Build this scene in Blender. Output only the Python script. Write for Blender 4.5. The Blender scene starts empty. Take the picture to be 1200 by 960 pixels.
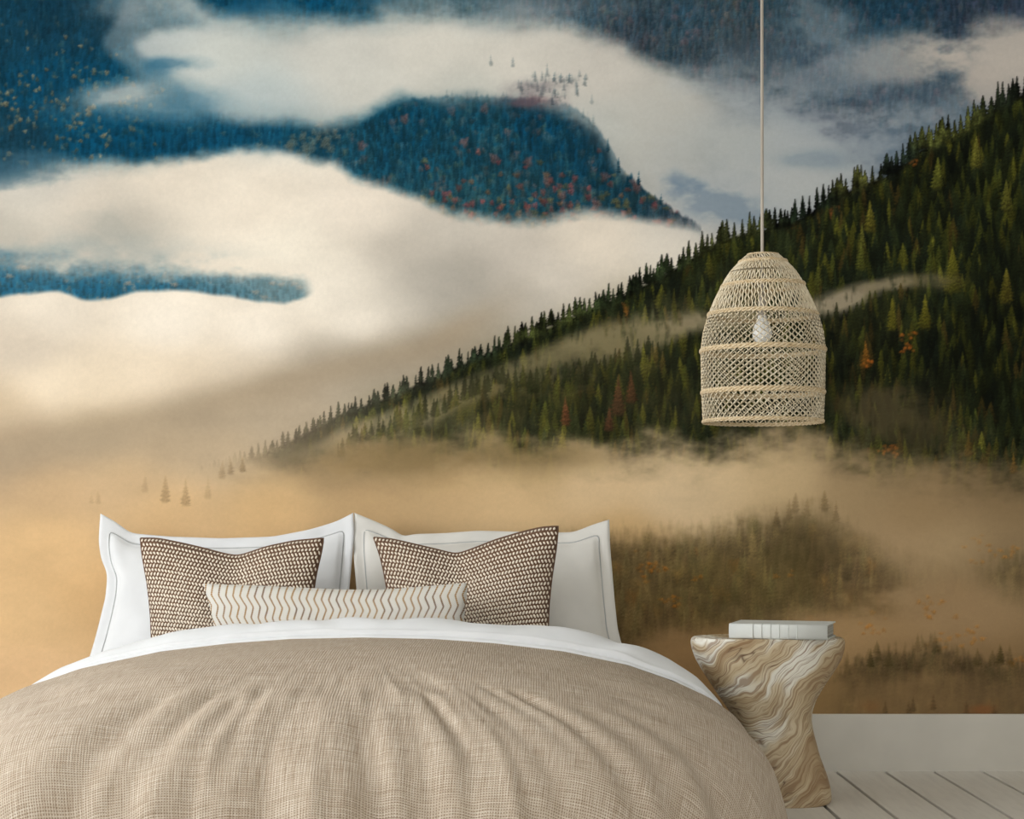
import bpy, bmesh, math, random
import numpy as np
from mathutils import Vector, Matrix
random.seed(5)
F = 2082.0; HZ = 610.0; CH = 0.844         # focal length in photo pixels, horizon row, camera height
# ---- camera ------------------------------------------------------------------
sc = bpy.context.scene
col = bpy.context.collection
cam_d = bpy.data.cameras.new('camera'); cam = bpy.data.objects.new('camera', cam_d); col.objects.link(cam)
cam.location = (0, 0, CH); cam.rotation_euler = (math.pi/2, 0, 0)
cam_d.sensor_width = 36; cam_d.lens = F/1200*36; cam_d.shift_y = (HZ-480)/1200
sc.camera = cam
# ---- daylight and exposure -----------------------------------------------------
w = bpy.data.worlds.new('world'); sc.world = w; w.use_nodes = True
w.node_tree.nodes['Background'].inputs[0].default_value = (1, .985, .96, 1)
w.node_tree.nodes['Background'].inputs[1].default_value = 1.12
def area(name, loc, rot, sx, sy, power, c):
    l = bpy.data.lights.new(name, 'AREA'); l.shape = 'RECTANGLE'; l.size = sx; l.size_y = sy; l.energy = power; l.color = c
    o = bpy.data.objects.new(name, l); col.objects.link(o); o.location = loc; o.rotation_euler = rot; return o
area('window_daylight', (-3.75, 3.3, 1.55), (0, math.radians(-90), 0), 1.7, 2.6, 135, (.96, .98, 1))
sc.view_settings.view_transform = 'Standard'; sc.view_settings.look = 'None'
sc.view_settings.exposure = 0.34; sc.view_settings.gamma = 1; sc.view_settings.use_curve_mapping = False

# ---- helpers --------------------------------------------------------------------
def lin(c):
    return tuple(((v/255)/12.92 if v/255 <= .04045 else ((v/255+.055)/1.055)**2.4) for v in c)+(1,)
def P(px, py, d):                          # where a photo point lies at distance d
    return Vector(((px-600)*d/F, d, CH+(HZ-py)*d/F))
def mesh_obj(name, verts, faces, mats, parent=None, smooth=True, uvs=None, mat_idx=None):
    me = bpy.data.meshes.new(name)
    me.from_pydata([tuple(v) for v in verts], [], faces)
    if smooth: me.polygons.foreach_set('use_smooth', [True]*len(me.polygons))
    for m in (mats if isinstance(mats, (list, tuple)) else [mats]): me.materials.append(m)
    if mat_idx: me.polygons.foreach_set('material_index', mat_idx)
    if uvs is not None:
        l = me.uv_layers.new(name='UVMap'); n = len(me.loops)
        vi = np.empty(n, np.int32); me.loops.foreach_get('vertex_index', vi)
        l.data.foreach_set('uv', np.asarray(uvs, np.float32)[vi].ravel())
    o = bpy.data.objects.new(name, me); col.objects.link(o)
    if parent: o.parent = parent
    return o
def box(name, x0, x1, y0, y1, z0, z1, m, parent=None, bev=0):
    bm = bmesh.new(); bmesh.ops.create_cube(bm, size=1)
    for v in bm.verts: v.co = Vector(((x0+x1)/2+v.co.x*(x1-x0), (y0+y1)/2+v.co.y*(y1-y0), (z0+z1)/2+v.co.z*(z1-z0)))
    if bev: bmesh.ops.bevel(bm, geom=bm.edges[:], offset=bev, segments=2, profile=.5, affect='EDGES')
    me = bpy.data.meshes.new(name); bm.to_mesh(me); bm.free(); me.materials.append(m)
    o = bpy.data.objects.new(name, me); col.objects.link(o)
    if parent: o.parent = parent
    return o
def empty(name, loc=(0, 0, 0)):
    o = bpy.data.objects.new(name, None); col.objects.link(o); o.location = loc; o.empty_display_size = .1; return o
def tag(o, label=None, cat=None, group=None, kind=None):
    for k, v in (('label', label), ('category', cat), ('group', group), ('kind', kind)):
        if v: o[k] = v
    return o
def tubes(paths, r, sides=6, closed=False, V=None, Fc=None):
    V = [] if V is None else V; Fc = [] if Fc is None else Fc
    for pts in paths:
        n = len(pts); b = len(V)
        for i, p in enumerate(pts):
            a = pts[(i-1) % n] if (closed or i > 0) else p; c = pts[(i+1) % n] if (closed or i < n-1) else p
            t = (Vector(c)-Vector(a)).normalized(); ref = Vector((0, 0, 1)) if abs(t.z) < .8 else Vector((0, 1, 0))
            s = t.cross(ref).normalized(); q = s.cross(t)
            rr = r(i/n) if callable(r) else r
            for k in range(sides):
                g = 2*math.pi*k/sides; V.append(Vector(p)+(s*math.cos(g)+q*math.sin(g))*rr)
        m = n if closed else n-1
        for i in range(m):
            for k in range(sides):
                i2 = (i+1) % n
                Fc.append((b+i*sides+k, b+i*sides+(k+1) % sides, b+i2*sides+(k+1) % sides, b+i2*sides+k))
        if not closed:
            Fc.append(tuple(b+k for k in range(sides))[::-1]); Fc.append(tuple(b+(n-1)*sides+k for k in range(sides)))
    return V, Fc
def lathe(prof, cx, cy, seg=32):
    V = []; Fc = []
    for (r, z) in prof:
        for k in range(seg): V.append((cx+r*math.cos(2*math.pi*k/seg), cy+r*math.sin(2*math.pi*k/seg), z))
    for i in range(len(prof)-1):
        for k in range(seg): Fc.append((i*seg+k, i*seg+(k+1) % seg, (i+1)*seg+(k+1) % seg, (i+1)*seg+k))
    return V, Fc
# ---- materials --------------------------------------------------------------------
class NT:
    def __init__(s, name, rough=.8, spec=.3):
        s.m = bpy.data.materials.new(name); s.m.use_nodes = True; s.t = s.m.node_tree
        s.b = s.t.nodes['Principled BSDF']; s.b.inputs['Roughness'].default_value = rough; s.b.inputs['Specular IOR Level'].default_value = spec
    def n(s, typ, **kw):
        nd = s.t.nodes.new(typ)
        for k, v in kw.items(): setattr(nd, k, v)
        return nd
    def set(s, sock, v):
        if isinstance(v, bpy.types.NodeSocket): s.t.links.new(v, sock)
        else: sock.default_value = v
    def math(s, op, a, b=0, c=0):
        nd = s.n('ShaderNodeMath', operation=op); s.set(nd.inputs[0], a); s.set(nd.inputs[1], b)
        if op in ('MULTIPLY_ADD', 'SMOOTH_MIN', 'COMPARE'): s.set(nd.inputs[2], c)
        return nd.outputs[0]
    def coord(s, kind='Object', scale=(1, 1, 1), rot=(0, 0, 0)):
        tc = s.n('ShaderNodeTexCoord'); mp = s.n('ShaderNodeMapping'); mp.inputs['Scale'].default_value = scale; mp.inputs['Rotation'].default_value = rot
        s.t.links.new(tc.outputs[kind], mp.inputs[0]); return mp.outputs[0]
    def noise(s, vec, scale, detail=3, rough=.5, dist=0):
        nd = s.n('ShaderNodeTexNoise'); s.t.links.new(vec, nd.inputs['Vector'])
        for k, v in (('Scale', scale), ('Detail', detail), ('Roughness', rough), ('Distortion', dist)): nd.inputs[k].default_value = v
        return nd.outputs['Fac']
    def ramp(s, fac, stops, interp='LINEAR'):
        nd = s.n('ShaderNodeValToRGB'); s.t.links.new(fac, nd.inputs[0]); cr = nd.color_ramp; cr.interpolation = interp
        while len(cr.elements) < len(stops): cr.elements.new(.5)
        for e, (p, c) in zip(cr.elements, stops): e.position = p; e.color = c if len(c) == 4 else lin(c)
        return nd.outputs[0]
    def mix(s, fac, a, b, mode='MIX'):
        nd = s.n('ShaderNodeMix', data_type='RGBA', blend_type=mode); s.set(nd.inputs[0], fac); s.set(nd.inputs[6], a); s.set(nd.inputs[7], b); return nd.outputs[2]
    def base(s, v): s.set(s.b.inputs['Base Color'], v); return s
    def bump(s, h, strength=.3, dist=.01):
        nd = s.n('ShaderNodeBump'); nd.inputs['Strength'].default_value = strength; nd.inputs['Distance'].default_value = dist
        s.t.links.new(h, nd.inputs['Height']); s.t.links.new(nd.outputs[0], s.b.inputs['Normal']); return s
def plain(name, c, rough=.7, vary=.04, scale=6, spec=.3):
    t = NT(name, rough, spec); f = t.noise(t.coord(), scale, 4)
    a = tuple(max(0, v*(1-vary)) for v in c); b = tuple(min(255, v*(1+vary)) for v in c)
    return t.base(t.ramp(f, [(.3, a), (.7, b)])).m
def cloth(name, c, fine=900, bump=.12):
    t = NT(name, .9, .15); v = t.coord()
    t.base(t.ramp(t.noise(v, 9, 4), [(.3, tuple(x*.965 for x in c)), (.7, c)]))
    t.bump(t.math('ADD', t.noise(v, fine, 2), t.math('MULTIPLY', t.noise(v, 22, 4), 1.6)), bump, .004)
    t.b.inputs['Sheen Weight'].default_value = .1
    return t.m
# ---- mural print: painted as plain colour values on the flat wallpaper ----
MX0, MX1, MY0, MY1, MS = -560.0, 1760.0, -70.0, 846.0, 1.25
def paint_mural():
    rng = np.random.default_rng(11)
    xs = np.arange(MX0, MX1 + MS, MS); ys = np.arange(MY0, MY1 + MS, MS)
    W, H = len(xs), len(ys)
    X, Y = np.meshgrid(xs, ys)
    def lat(cx, cy):                       # smooth value noise, cell size in photo pixels
        gw, gh = int((MX1-MX0)/cx)+4, int((MY1-MY0)/cy)+4
        g = rng.random((gh, gw))
        fx = (xs-MX0)/cx; fy = (ys-MY0)/cy
        ix = fx.astype(int); iy = fy.astype(int); tx = fx-ix; ty = fy-iy
        tx = tx*tx*(3-2*tx); ty = (ty*ty*(3-2*ty))[:, None]
        r0 = g[iy][:, ix]*(1-tx)+g[iy][:, ix+1]*tx
        r1 = g[iy+1][:, ix]*(1-tx)+g[iy+1][:, ix+1]*tx
        return r0*(1-ty)+r1*ty
    def fbm(cx, cy, o=5, gain=.55):
        s = 0; a = 1; t = 0
        for _ in range(o):
            s = s+a*lat(cx, cy); t += a; a *= gain; cx = max(cx/2, 1.6); cy = max(cy/2, 1.6)
        return s/t
    N1 = (fbm(110, 60)-.5)*1.6; N2 = (fbm(60, 32, 5, .6)-.5)*1.7; N3 = (fbm(24, 16, 4, .6)-.5)*1.5; N4 = (fbm(200, 90, 4)-.5)*1.4
    NV = fbm(5, 22, 3, .6)-.5              # upright streaks for distant trunks
    def ss(a, b, v):
        t = np.clip((v-a)/(b-a), 0, 1); return t*t*(3-2*t)
    def cur(pts, x=None):
        p = np.array(pts, float)
        if x is not None: return np.interp(x, p[:, 0], p[:, 1])
        c = np.interp(xs, p[:, 0], p[:, 1]); k = np.hanning(15); k /= k.sum()
        return np.convolve(np.pad(c, 7, mode='edge'), k, 'valid')[None, :]+np.zeros((H, 1))
    def field(pts, sig):
        num = np.zeros((H, W, 3)); den = np.zeros((H, W))
        for (px, py, c) in pts:
            d2 = ((X-px)/1.5)**2+(Y-py)**2
            w = 1/(d2+sig*sig)**2.2*1e9
            num += w[..., None]*np.array(c, float); den += w
        return num/den[..., None]
    def band(top, bot, st, sb, warp=0):
        yy = Y+warp
        return ss(-st, st, yy-cur(top))*ss(-sb, sb, cur(bot)-yy)
    def blob(cx, cy, rx, ry, n=0, ang=0, p=1.0):
        ca, sa = math.cos(ang), math.sin(ang)
        dx, dy = X-cx, Y-cy
        d = ((dx*ca+dy*sa)/rx)**2+((-dx*sa+dy*ca)/ry)**2
        e = np.exp(-d**p*1.2); return np.clip(1.3*e+np.clip(n, -.5, .5)*1.6*np.sqrt(e)*ss(0, .05, e), 0, 1)
    def mix(img, c, a):
        a = np.clip(a, 0, 1)[..., None]; img *= 1-a; img += a*c
    # sprites -------------------------------------------------------------
    def down(a, sh):
        h, w = a.shape; a = a[:h//2*2, :w//2*2]; sh = sh[:h//2*2, :w//2*2]
        A = a.reshape(h//2, 2, w//2, 2).mean((1, 3)); S = (a*sh).reshape(h//2, 2, w//2, 2).mean((1, 3))/np.maximum(A, 1e-3)
        return A, S
    def conifer(hh, ww):                   # one printed spruce: drooping tiers, ragged sides, lit from above left
        h = max(6, int(round(hh/MS))*2); w = max(2.6, ww/MS*1.25); wi = int(w+3)
        v = np.arange(h)[:, None]/h; u = np.arange(-wi, wi+2)[None, :]+rng.uniform(-1, 1)*v
        lay = rng.uniform(3.4, 5.6)*max(1, hh/30); ph = rng.random(2)
        edge = np.where(u < 0, ph[0], ph[1])
        sawt = (v**.85*lay*1.5+edge+.05*np.abs(u)) % 1
        fat = rng.uniform(.85, 1.3)
        rad = w*(.03+.97*v**fat)*(.62+.5*sawt)*(1-.35*ss(.75, 1, v))*np.where(u < 0, rng.uniform(.75, 1.1), rng.uniform(.75, 1.1))
        rad = rad+rng.normal(0, .9, (h, 1))*ss(.05, .3, v)
        a = np.clip((rad-np.abs(u))*.6+.5, 0, 1)*ss(1.02, .86, v)
        a = a*np.clip(1.15-rng.random(a.shape)*.5*np.abs(u)/w, 0, 1)
        sh = .6+.5*(1-v)+.3*(.5-sawt)-.2*u/w+rng.normal(0, .2, a.shape)
        return down(a, np.clip(sh, .15, 1.8))
    def broad(hh, ww):
        h = max(6, int(hh/MS)*2); w = max(3, ww/MS); wi = int(w+2)
        v = (np.arange(h)[:, None]+.5)/h*2-1; u = np.arange(-wi, wi+2)[None, :]/w
        th = np.arctan2(v, u); ph = rng.random(3)*6.28
        d = u*u+v*v; d = d*(1+.3*np.sin(3*th+ph[0])+.25*np.sin(5*th+ph[1]))+rng.normal(0, .2, d.shape)
        return down(np.clip((1.05-d)*1.1, 0, 1), np.clip(1-.3*v+rng.normal(0, .25, d.shape), .4, 1.7))
    def put(img, spr, x, y, c, al=1.0):    # y = top
        a, sh = spr; h, w = a.shape
        ix = int((x-MX0)/MS)-w//2; iy = int((y-MY0)/MS)
        x0, x1, y0, y1 = max(ix, 0), min(ix+w, W), max(iy, 0), min(iy+h, H)
        if x1 <= x0 or y1 <= y0: return
        aa = a[y0-iy:y1-iy, x0-ix:x1-ix, None]*al
        s = sh[y0-iy:y1-iy, x0-ix:x1-ix, None]
        t = img[y0:y1, x0:x1]; t *= 1-aa; t += aa*s*c
    def forest(img, top, bot, x0, x1, dx, dy, hh, ww, cols, wts, dec=0, dcols=None, al=1.0, jit=.35):
        lib = [conifer(hh*s, ww*q) for s in (.7, .85, 1, 1.15, 1.35) for q in (.75, 1, 1.2) for _ in range(2)]
        dlib = [broad(hh*s*.7, hh*s*.6) for s in (.6, .8, 1, 1.15) for _ in range(3)]
        cols = [np.array(c, float) for c in cols]; wts = np.array(wts)/sum(wts)
        dcols = [np.array(c, float) for c in (dcols or [(0, 0, 0)])]
        x = np.arange(x0, x1, dx); tp = cur(top, x); bt = cur(bot, x)
        rows = np.arange(0, (bt-tp).max(), dy)
        items = []
        for r in rows:
            m = r < bt-tp
            xx = x[m]+rng.uniform(-.6, .6, m.sum())*dx; yy = tp[m]+r+rng.uniform(-.6, .6, m.sum())*dy
            items += list(zip(yy, xx))
        items.sort()
        for yy, xx in items:
            n = .6*N1[min(max(int((yy-MY0)/MS), 0), H-1), min(max(int((xx-MX0)/MS), 0), W-1)]
            n3 = N3[min(max(int((yy-MY0)/MS), 0), H-1), min(max(int((xx-MX0)/MS), 0), W-1)]
            if dec and rng.random() < dec*(1+5*max(n3, 0)+4*n):
                put(img, dlib[rng.integers(len(dlib))], xx, yy, dcols[rng.integers(len(dcols))]*rng.uniform(.75, 1.15), al)
            else:
                c = cols[rng.choice(len(cols), p=wts)]*rng.uniform(1-jit, 1+jit)*(1+.8*n)
                put(img, lib[rng.integers(len(lib))], xx, yy-hh*.5, c, al)
    # fog colours ------------------------------------------------------------
    FOG = field([(120, 30, (150, 160, 165)), (200, 30, (190, 196, 194)), (260, 60, (205, 208, 202)), (400, 70, (212, 210, 202)), (500, 55, (224, 220, 210)),
        (300, 120, (185, 195, 195)), (600, 80, (222, 217, 207)), (700, 90, (214, 209, 200)), (780, 130, (204, 202, 194)), (830, 190, (190, 192, 188)), (900, 180, (178, 184, 186)),
        (960, 110, (140, 152, 165)), (1060, 60, (196, 192, 188)), (1130, 60, (212, 204, 193)), (1180, 90, (200, 192, 182)), (860, 220, (176, 184, 188)), (700, 150, (200, 202, 196)), (560, 110, (205, 206, 198)),
        (60, 215, (205, 200, 190)), (100, 240, (222, 210, 194)), (200, 210, (232, 220, 203)), (130, 265, (190, 184, 172)), (300, 240, (238, 226, 209)), (350, 290, (247, 237, 220)), (420, 250, (243, 231, 215)),
        (480, 290, (205, 196, 183)), (530, 275, (210, 202, 190)), (540, 320, (178, 171, 160)), (600, 300, (212, 203, 191)), (700, 285, (240, 228, 211)), (790, 290, (232, 224, 211)), (840, 255, (190, 190, 186)),
        (0, 290, (190, 184, 172)), (60, 365, (232, 220, 203)), (200, 380, (249, 238, 222)), (300, 390, (250, 239, 223)), (30, 410, (212, 198, 180)), (430, 380, (248, 238, 223)), (400, 340, (250, 240, 224)),
        (530, 365, (176, 169, 158)), (610, 350, (196, 188, 176)), (650, 330, (222, 213, 200)), (470, 350, (225, 216, 202)), (380, 430, (188, 177, 161)), (450, 425, (172, 165, 153)), (520, 410, (172, 164, 152)),
        (280, 430, (222, 207, 186)), (180, 440, (236, 219, 195)), (60, 450, (236, 219, 194)), (240, 480, (182, 165, 142)), (330, 470, (176, 162, 143)), (120, 500, (176, 157, 130)), (20, 525, (172, 150, 124)), (0, 480, (200, 180, 152)),
        (200, 520, (190, 168, 138)), (60, 570, (200, 170, 132)), (150, 560, (205, 176, 138)), (250, 520, (196, 174, 144)), (330, 490, (190, 172, 146)), (200, 600, (218, 184, 138)), (320, 600, (222, 186, 136)), (60, 640, (222, 186, 138)),
        (40, 720, (226, 190, 142)), (100, 700, (222, 184, 134)), (30, 790, (232, 194, 148)), (430, 590, (202, 170, 126)), (520, 570, (198, 168, 126)), (600, 585, (205, 176, 134)), (700, 575, (206, 180, 142)), (780, 590, (208, 184, 148)), (850, 545, (200, 176, 138)),
        (900, 540, (190, 166, 128)), (920, 570, (186, 162, 124)), (820, 560, (204, 180, 144)), (1000, 570, (166, 142, 106)), (1080, 600, (158, 133, 97)), (1180, 580, (140, 118, 86)), (1050, 640, (174, 148, 112)), (1130, 700, (164, 136, 100)),
        (1180, 660, (146, 124, 92)), (980, 730, (178, 146, 104)), (830, 760, (178, 142, 98)), (740, 760, (192, 154, 106)), (1060, 800, (150, 121, 84)), (1180, 800, (138, 112, 78)), (960, 820, (160, 130, 88)), (880, 700, (166, 140, 98)), (740, 620, (190, 158, 112)), (1110, 640, (172, 148, 112)),
        (1000, 345, (150, 140, 118)), (900, 350, (130, 120, 98)), (740, 400, (134, 124, 88)), (650, 420, (136, 128, 98)), (560, 430, (140, 132, 108)), (480, 470, (160, 148, 120)), (800, 385, (150, 138, 108)), (1050, 480, (84, 74, 50)), (500, 530, (140, 122, 88)), (400, 550, (176, 150, 112)), (620, 540, (170, 146, 106)), (120, 458, (226, 209, 184)), (220, 448, (224, 207, 183))], 30)
    dc = cur([(-560, 560), (0, 528), (120, 508), (240, 478), (380, 436), (500, 408), (620, 350), (1760, 100)])
    mix(FOG, np.array((168, 150, 125.)), .75*np.exp(-((Y-dc+3*N4)/np.where(Y < dc, 24, 34))**2)*ss(640, 520, X))
    mix(FOG, np.array((176, 170, 160.)), .5*blob(515, 325, 60, 34, .5*N1))
    FOG *= (1+.05*N2+.05*N4)[..., None]; FOG *= (1+.09*ss(500, 540, Y)*ss(660, 600, Y)*ss(430, 560, X)*ss(1020, 900, X))[..., None]  # last factor lightens the print where the room light falls off
    # far slopes ---------------------------------------------------------------
    img = field([(0, 40, (22, 70, 96)), (60, 100, (10, 76, 112)), (130, 150, (8, 80, 118)), (0, 170, (26, 72, 96)), (250, 150, (14, 84, 122)), (330, 10, (14, 86, 124)), (390, 5, (10, 82, 122)), (420, 150, (18, 86, 118)), (60, 30, (20, 66, 92)),
        (560, 15, (60, 108, 130)), (640, 30, (84, 110, 124)), (740, 50, (84, 92, 106)), (800, 30, (70, 100, 120)), (760, 80, (76, 100, 112)), (700, 10, (72, 100, 118)), (860, 40, (84, 100, 108)), (960, 30, (60, 98, 122)), (1040, 15, (40, 84, 116)), (1150, 5, (70, 90, 120)), (880, 90, (100, 118, 122)), (960, 90, (90, 116, 134)), (1000, 130, (110, 128, 146)), (1100, 120, (98, 124, 144)), (1050, 160, (88, 118, 142)), (820, 60, (86, 104, 118))], 20)
    mix(img, np.array((30, 58, 76.)), .4*ss(-.04, .2, N4)*(X < 420))
    blues = [(12, 56, 80), (18, 70, 94), (32, 76, 90), (26, 60, 76), (50, 84, 94)]
    img *= np.array((.95, .87, .84)); sub = img.copy()
    forest(img, [(-560, -60), (1760, -60)], [(-560, 200), (0, 200), (420, 210), (430, 20), (540, 40), (560, 40), (1150, 170), (1760, 170)], -560, 1180, 4.6, 7, 15, 5.5, blues, [3, 3, 2, 2, 1], .035, [(104, 104, 84), (96, 90, 74), (70, 96, 92)], .55)
    forest(img, [(560, -60), (1760, -60)], [(560, 30), (700, 60), (1150, 170), (1300, 120), (1760, 120)], 560, 1760, 5, 7, 14, 6, [(60, 96, 116), (40, 84, 112), (84, 104, 112), (96, 88, 100)], [3, 3, 2, 1.5], .13, [(120, 92, 98), (112, 84, 92), (92, 104, 96), (116, 100, 90)], .55)
    img[...] = img*.6+sub*.4
    img *= (1+.28*NV+.12*N3+.1*N2)[..., None]
    dots = broad(8, 6)
    for _ in range(300):                   # autumn crowns on the left slope
        px, py = rng.normal(70, 60), rng.normal(130, 34)
        if rng.random() < .4: px, py = rng.uniform(-500, 120), rng.uniform(20, 190)
        if py > 190: continue
        put(img, broad(rng.uniform(5, 9), rng.uniform(4, 8)), px, py, np.array((118, 108, 84.))*rng.uniform(.65, 1.1), rng.uniform(.3, .8))
    for _ in range(60):                    # right end of the strip over the cream bank
        put(img, broad(rng.uniform(6, 12), rng.uniform(6, 11)), rng.normal(375, 30), rng.normal(165, 9), np.array((96, 104, 96.))*rng.uniform(.7, 1.1), .5)
    img0 = img.copy()
    # haze over the far slopes
    w1 = 14*N1+16*N2
    mix(img, FOG, (.55+.45*ss(150, 250, X+50*N2))*.85*band([(-560, 300), (60, 300), (112, 60), (140, 10), (165, -30), (205, -30), (235, 2), (262, 14), (300, 18), (340, 20), (400, 22), (450, 12), (500, 16), (560, 24), (640, 32), (720, 48), (790, 84), (840, 105), (900, 120), (940, 140), (1000, 190), (1100, 260), (1760, 260)],
                            [(-560, 0), (100, 0), (120, 50), (140, 78), (165, 96), (210, 108), (230, 124), (260, 136), (300, 142), (380, 146), (420, 136), (470, 112), (560, 112), (640, 118), (700, 150), (1000, 400), (1760, 400)], 15, 15, w1*.8))
    mix(img, FOG, .9*band([(-560, 300), (100, 300), (150, 60), (180, 35), (250, 30), (320, 42), (400, 36), (520, 28), (640, 42), (720, 62), (790, 95), (850, 125), (900, 150), (960, 200), (1020, 260), (1760, 300)],
                          [(-560, 0), (130, 0), (160, 62), (190, 84), (230, 98), (300, 124), (380, 128), (430, 128), (470, 108), (540, 108), (630, 114), (700, 150), (740, 230), (1000, 400), (1760, 400)], 12, 12, w1*.7))
    mix(img, FOG, .7*blob(140, 112, 56, 13, .5*N2, -.18)); mix(img, FOG, .55*blob(190, 120, 70, 20, .8*N2)); mix(img, FOG, .42*blob(140, 15, 40, 22, N2))
    for a, b, c, d, e in ((203, 75, 30, 7, .62), (185, 80, 16, 9, .45), (215, 118, 40, 16, .45), (285, 8, 40, 12, .6), (160, 135, 60, 12, .35)):
        mix(img, np.array((40, 96, 126.)), e*blob(a, b, c, d, 1.1*N2+.4*N3)*.9)
    mix(img, np.array((190, 194, 190.)), .45*blob(470, 8, 50, 16, .9*N2)); mix(img, np.array((180, 188, 188.)), .5*blob(590, 20, 55, 18, .9*N2))
    mix(img, np.array((150, 160, 168.)), .35*blob(640, 6, 80, 14, 1.0*N2))
    # right-hand clouds
    cr = np.array((205, 197, 188.)); bl = np.array((172, 180, 186.))
    mix(img, np.array((104, 122, 142.)), .35*ss(800, 880, X)*ss(20, 70, Y)); mix(img, cr, .96*blob(1125, 68, 62, 30, 1.1*N2+.5*N1, .12, 1.3)); mix(img, cr, .9*blob(1190, 62, 70, 34, .8*N2, .1, 1.3)); mix(img, cr, .5*blob(1048, 72, 45, 22, 1.5*N2))
    mix(img, np.array((196, 188, 180.)), .85*blob(1160, 100, 52, 24, .9*N2, .35, 1.2)); mix(img, cr, .9*blob(1330, 70, 180, 50, .8*N2, .1, 1.3))
    mix(img, bl, .45*blob(935, 135, 90, 26, 1.5*N2, .2)); mix(img, bl, .36*blob(985, 85, 60, 22, 1.6*N2, -.2)); mix(img, bl, .4*blob(960, 25, 36, 36, 1.3*N2))
    mix(img, np.array((186, 190, 188.)), .85*blob(880, 180, 110, 50, .8*N2, .3, 1.2)); mix(img, bl, .5*blob(1000, 165, 90, 30, 1.6*N2, 0)); mix(img, bl, .5*blob(1060, 140, 60, 20, 1.6*N2, 0)); mix(img, bl, .4*blob(860, 105, 60, 26, 1.6*N2, .3))
    mix(img, np.array((184, 188, 188.)), .8*blob(900, 225, 120, 40, .6*N2, -.1, 1.2))
    mix(img, np.array((105, 130, 150.)), .38*blob(955, 188, 40, 10, 1.3*N2)); mix(img, np.array((96, 122, 146.)), .5*blob(836, 236, 55, 19, 2.2*N2+N3, .35)); mix(img, np.array((100, 126, 150.)), .45*blob(800, 212, 26, 10, 1.2*N2, .2))
    # middle hill ----------------------------------------------------------------
    hill = field([(400, 170, (26, 84, 108)), (480, 140, (12, 72, 100)), (560, 160, (22, 78, 100)), (640, 150, (10, 68, 98)), (600, 220, (28, 76, 92)), (700, 200, (16, 66, 90)), (740, 240, (30, 72, 90)), (560, 245, (40, 90, 104)), (790, 250, (84, 92, 104))], 25)
    hsub = hill.copy()
    HT = [(380, 200), (400, 160), (420, 148), (445, 132), (470, 120), (500, 114), (560, 112), (620, 116), (650, 118), (680, 128), (700, 148), (712, 165), (722, 185), (732, 203), (746, 212), (756, 222), (770, 232), (788, 242), (806, 256), (820, 268)]
    forest(hill, [(380, 140), (450, 125), (500, 112), (650, 112), (700, 145), (730, 200), (760, 220), (820, 265)], [(380, 240), (820, 285)], 380, 822, 4.2, 6, 17, 5.5, [(16, 54, 74), (26, 68, 86), (40, 78, 86), (48, 84, 98), (30, 56, 64)], [3, 3, 2, 1, 2], .12, [(96, 80, 70), (112, 74, 66), (84, 92, 72), (70, 92, 96)], .62)
    hill[...] = hill*.7+hsub*.3
    for _ in range(230):
        px, py = rng.uniform(490, 800), rng.uniform(170, 262)
        if rng.random() > .15+.85*ss(170, 262, np.array(py)): continue
        put(hill, broad(rng.uniform(6, 12), rng.uniform(6, 10)), px, py, np.array([(138, 74, 66), (128, 88, 64), (112, 104, 68), (150, 72, 72)][rng.integers(4)], float)*rng.uniform(.65, 1.05), .62)
    for px, py in ((475, 140), (531, 130), (569, 128), (620, 190), (580, 187), (545, 168), (710, 208), (745, 214), (643, 214), (748, 222), (425, 172), (660, 230), (700, 240)):
        put(hill, broad(14, 12), px, py-6, np.array((118, 78, 74.)), .6)
    hill *= (1+.4*NV)[..., None]
    hm = ss(-2.5, 3.5, Y-cur(HT)+10*NV+5*N3)*(X > 384)*(X < 822)
    hm = hm*ss(-6, 10, X-388+30*N2)
    topf = .85*ss(26, -8, Y-cur([(380, 130), (470, 116), (620, 116), (650, 124), (700, 160), (740, 200), (830, 270)])+22*N2)*(X > 395)*(X < 735)
    mix(img, hill, hm*(1-.75*topf))
    for px, py, hh, aa in ((575, 65, 14, .35), (602, 68, 12, .35), (628, 84, 14, .4), (642, 76, 16, .4), (651, 86, 12, .6), (658, 87, 13, .5), (668, 87, 13, .6), (612, 96, 14, .5), (630, 96, 14, .5), (677, 100, 12, .4), (648, 112, 14, .6), (636, 100, 12, .4), (662, 96, 12, .4), (694, 112, 12, .25), (590, 108, 12, .3), (725, 186, 20, .8), (749, 202, 17, .9), (713, 163, 18, .7), (735, 208, 14, .7), (775, 228, 14, .7)):
        put(img, conifer(hh, 5.5), px, py, np.array((70, 100, 112.)) if py < 150 else np.array((14, 62, 84.)), aa)
    for _ in range(55):
        a_ = rng.uniform(0, 6.28); q_ = rng.random()**.5
        put(img, conifer(rng.uniform(7, 13), 4.5), 652+44*q_*math.cos(a_)-6*q_*math.sin(a_), 96+15*q_*math.sin(a_), np.array((84, 110, 118.)), rng.uniform(.1, .45))
    for _ in range(30): put(img, conifer(rng.uniform(10, 16), 5), (xq := rng.uniform(450, 705)), float(np.interp(xq, [p[0] for p in HT], [p[1] for p in HT]))-rng.uniform(0, 9), np.array((60, 98, 110.)), rng.uniform(.08, .3))
    mix(img, np.array((120, 112, 118.)), .5*blob(630, 104, 34, 9, 1.2*N3)); mix(img, np.array((110, 78, 86.)), .6*blob(622, 120, 30, 7, 1.2*N3))
    # cream bank ---------------------------------------------------------------
    wb = 10*N1+14*N2+4*N3
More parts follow.
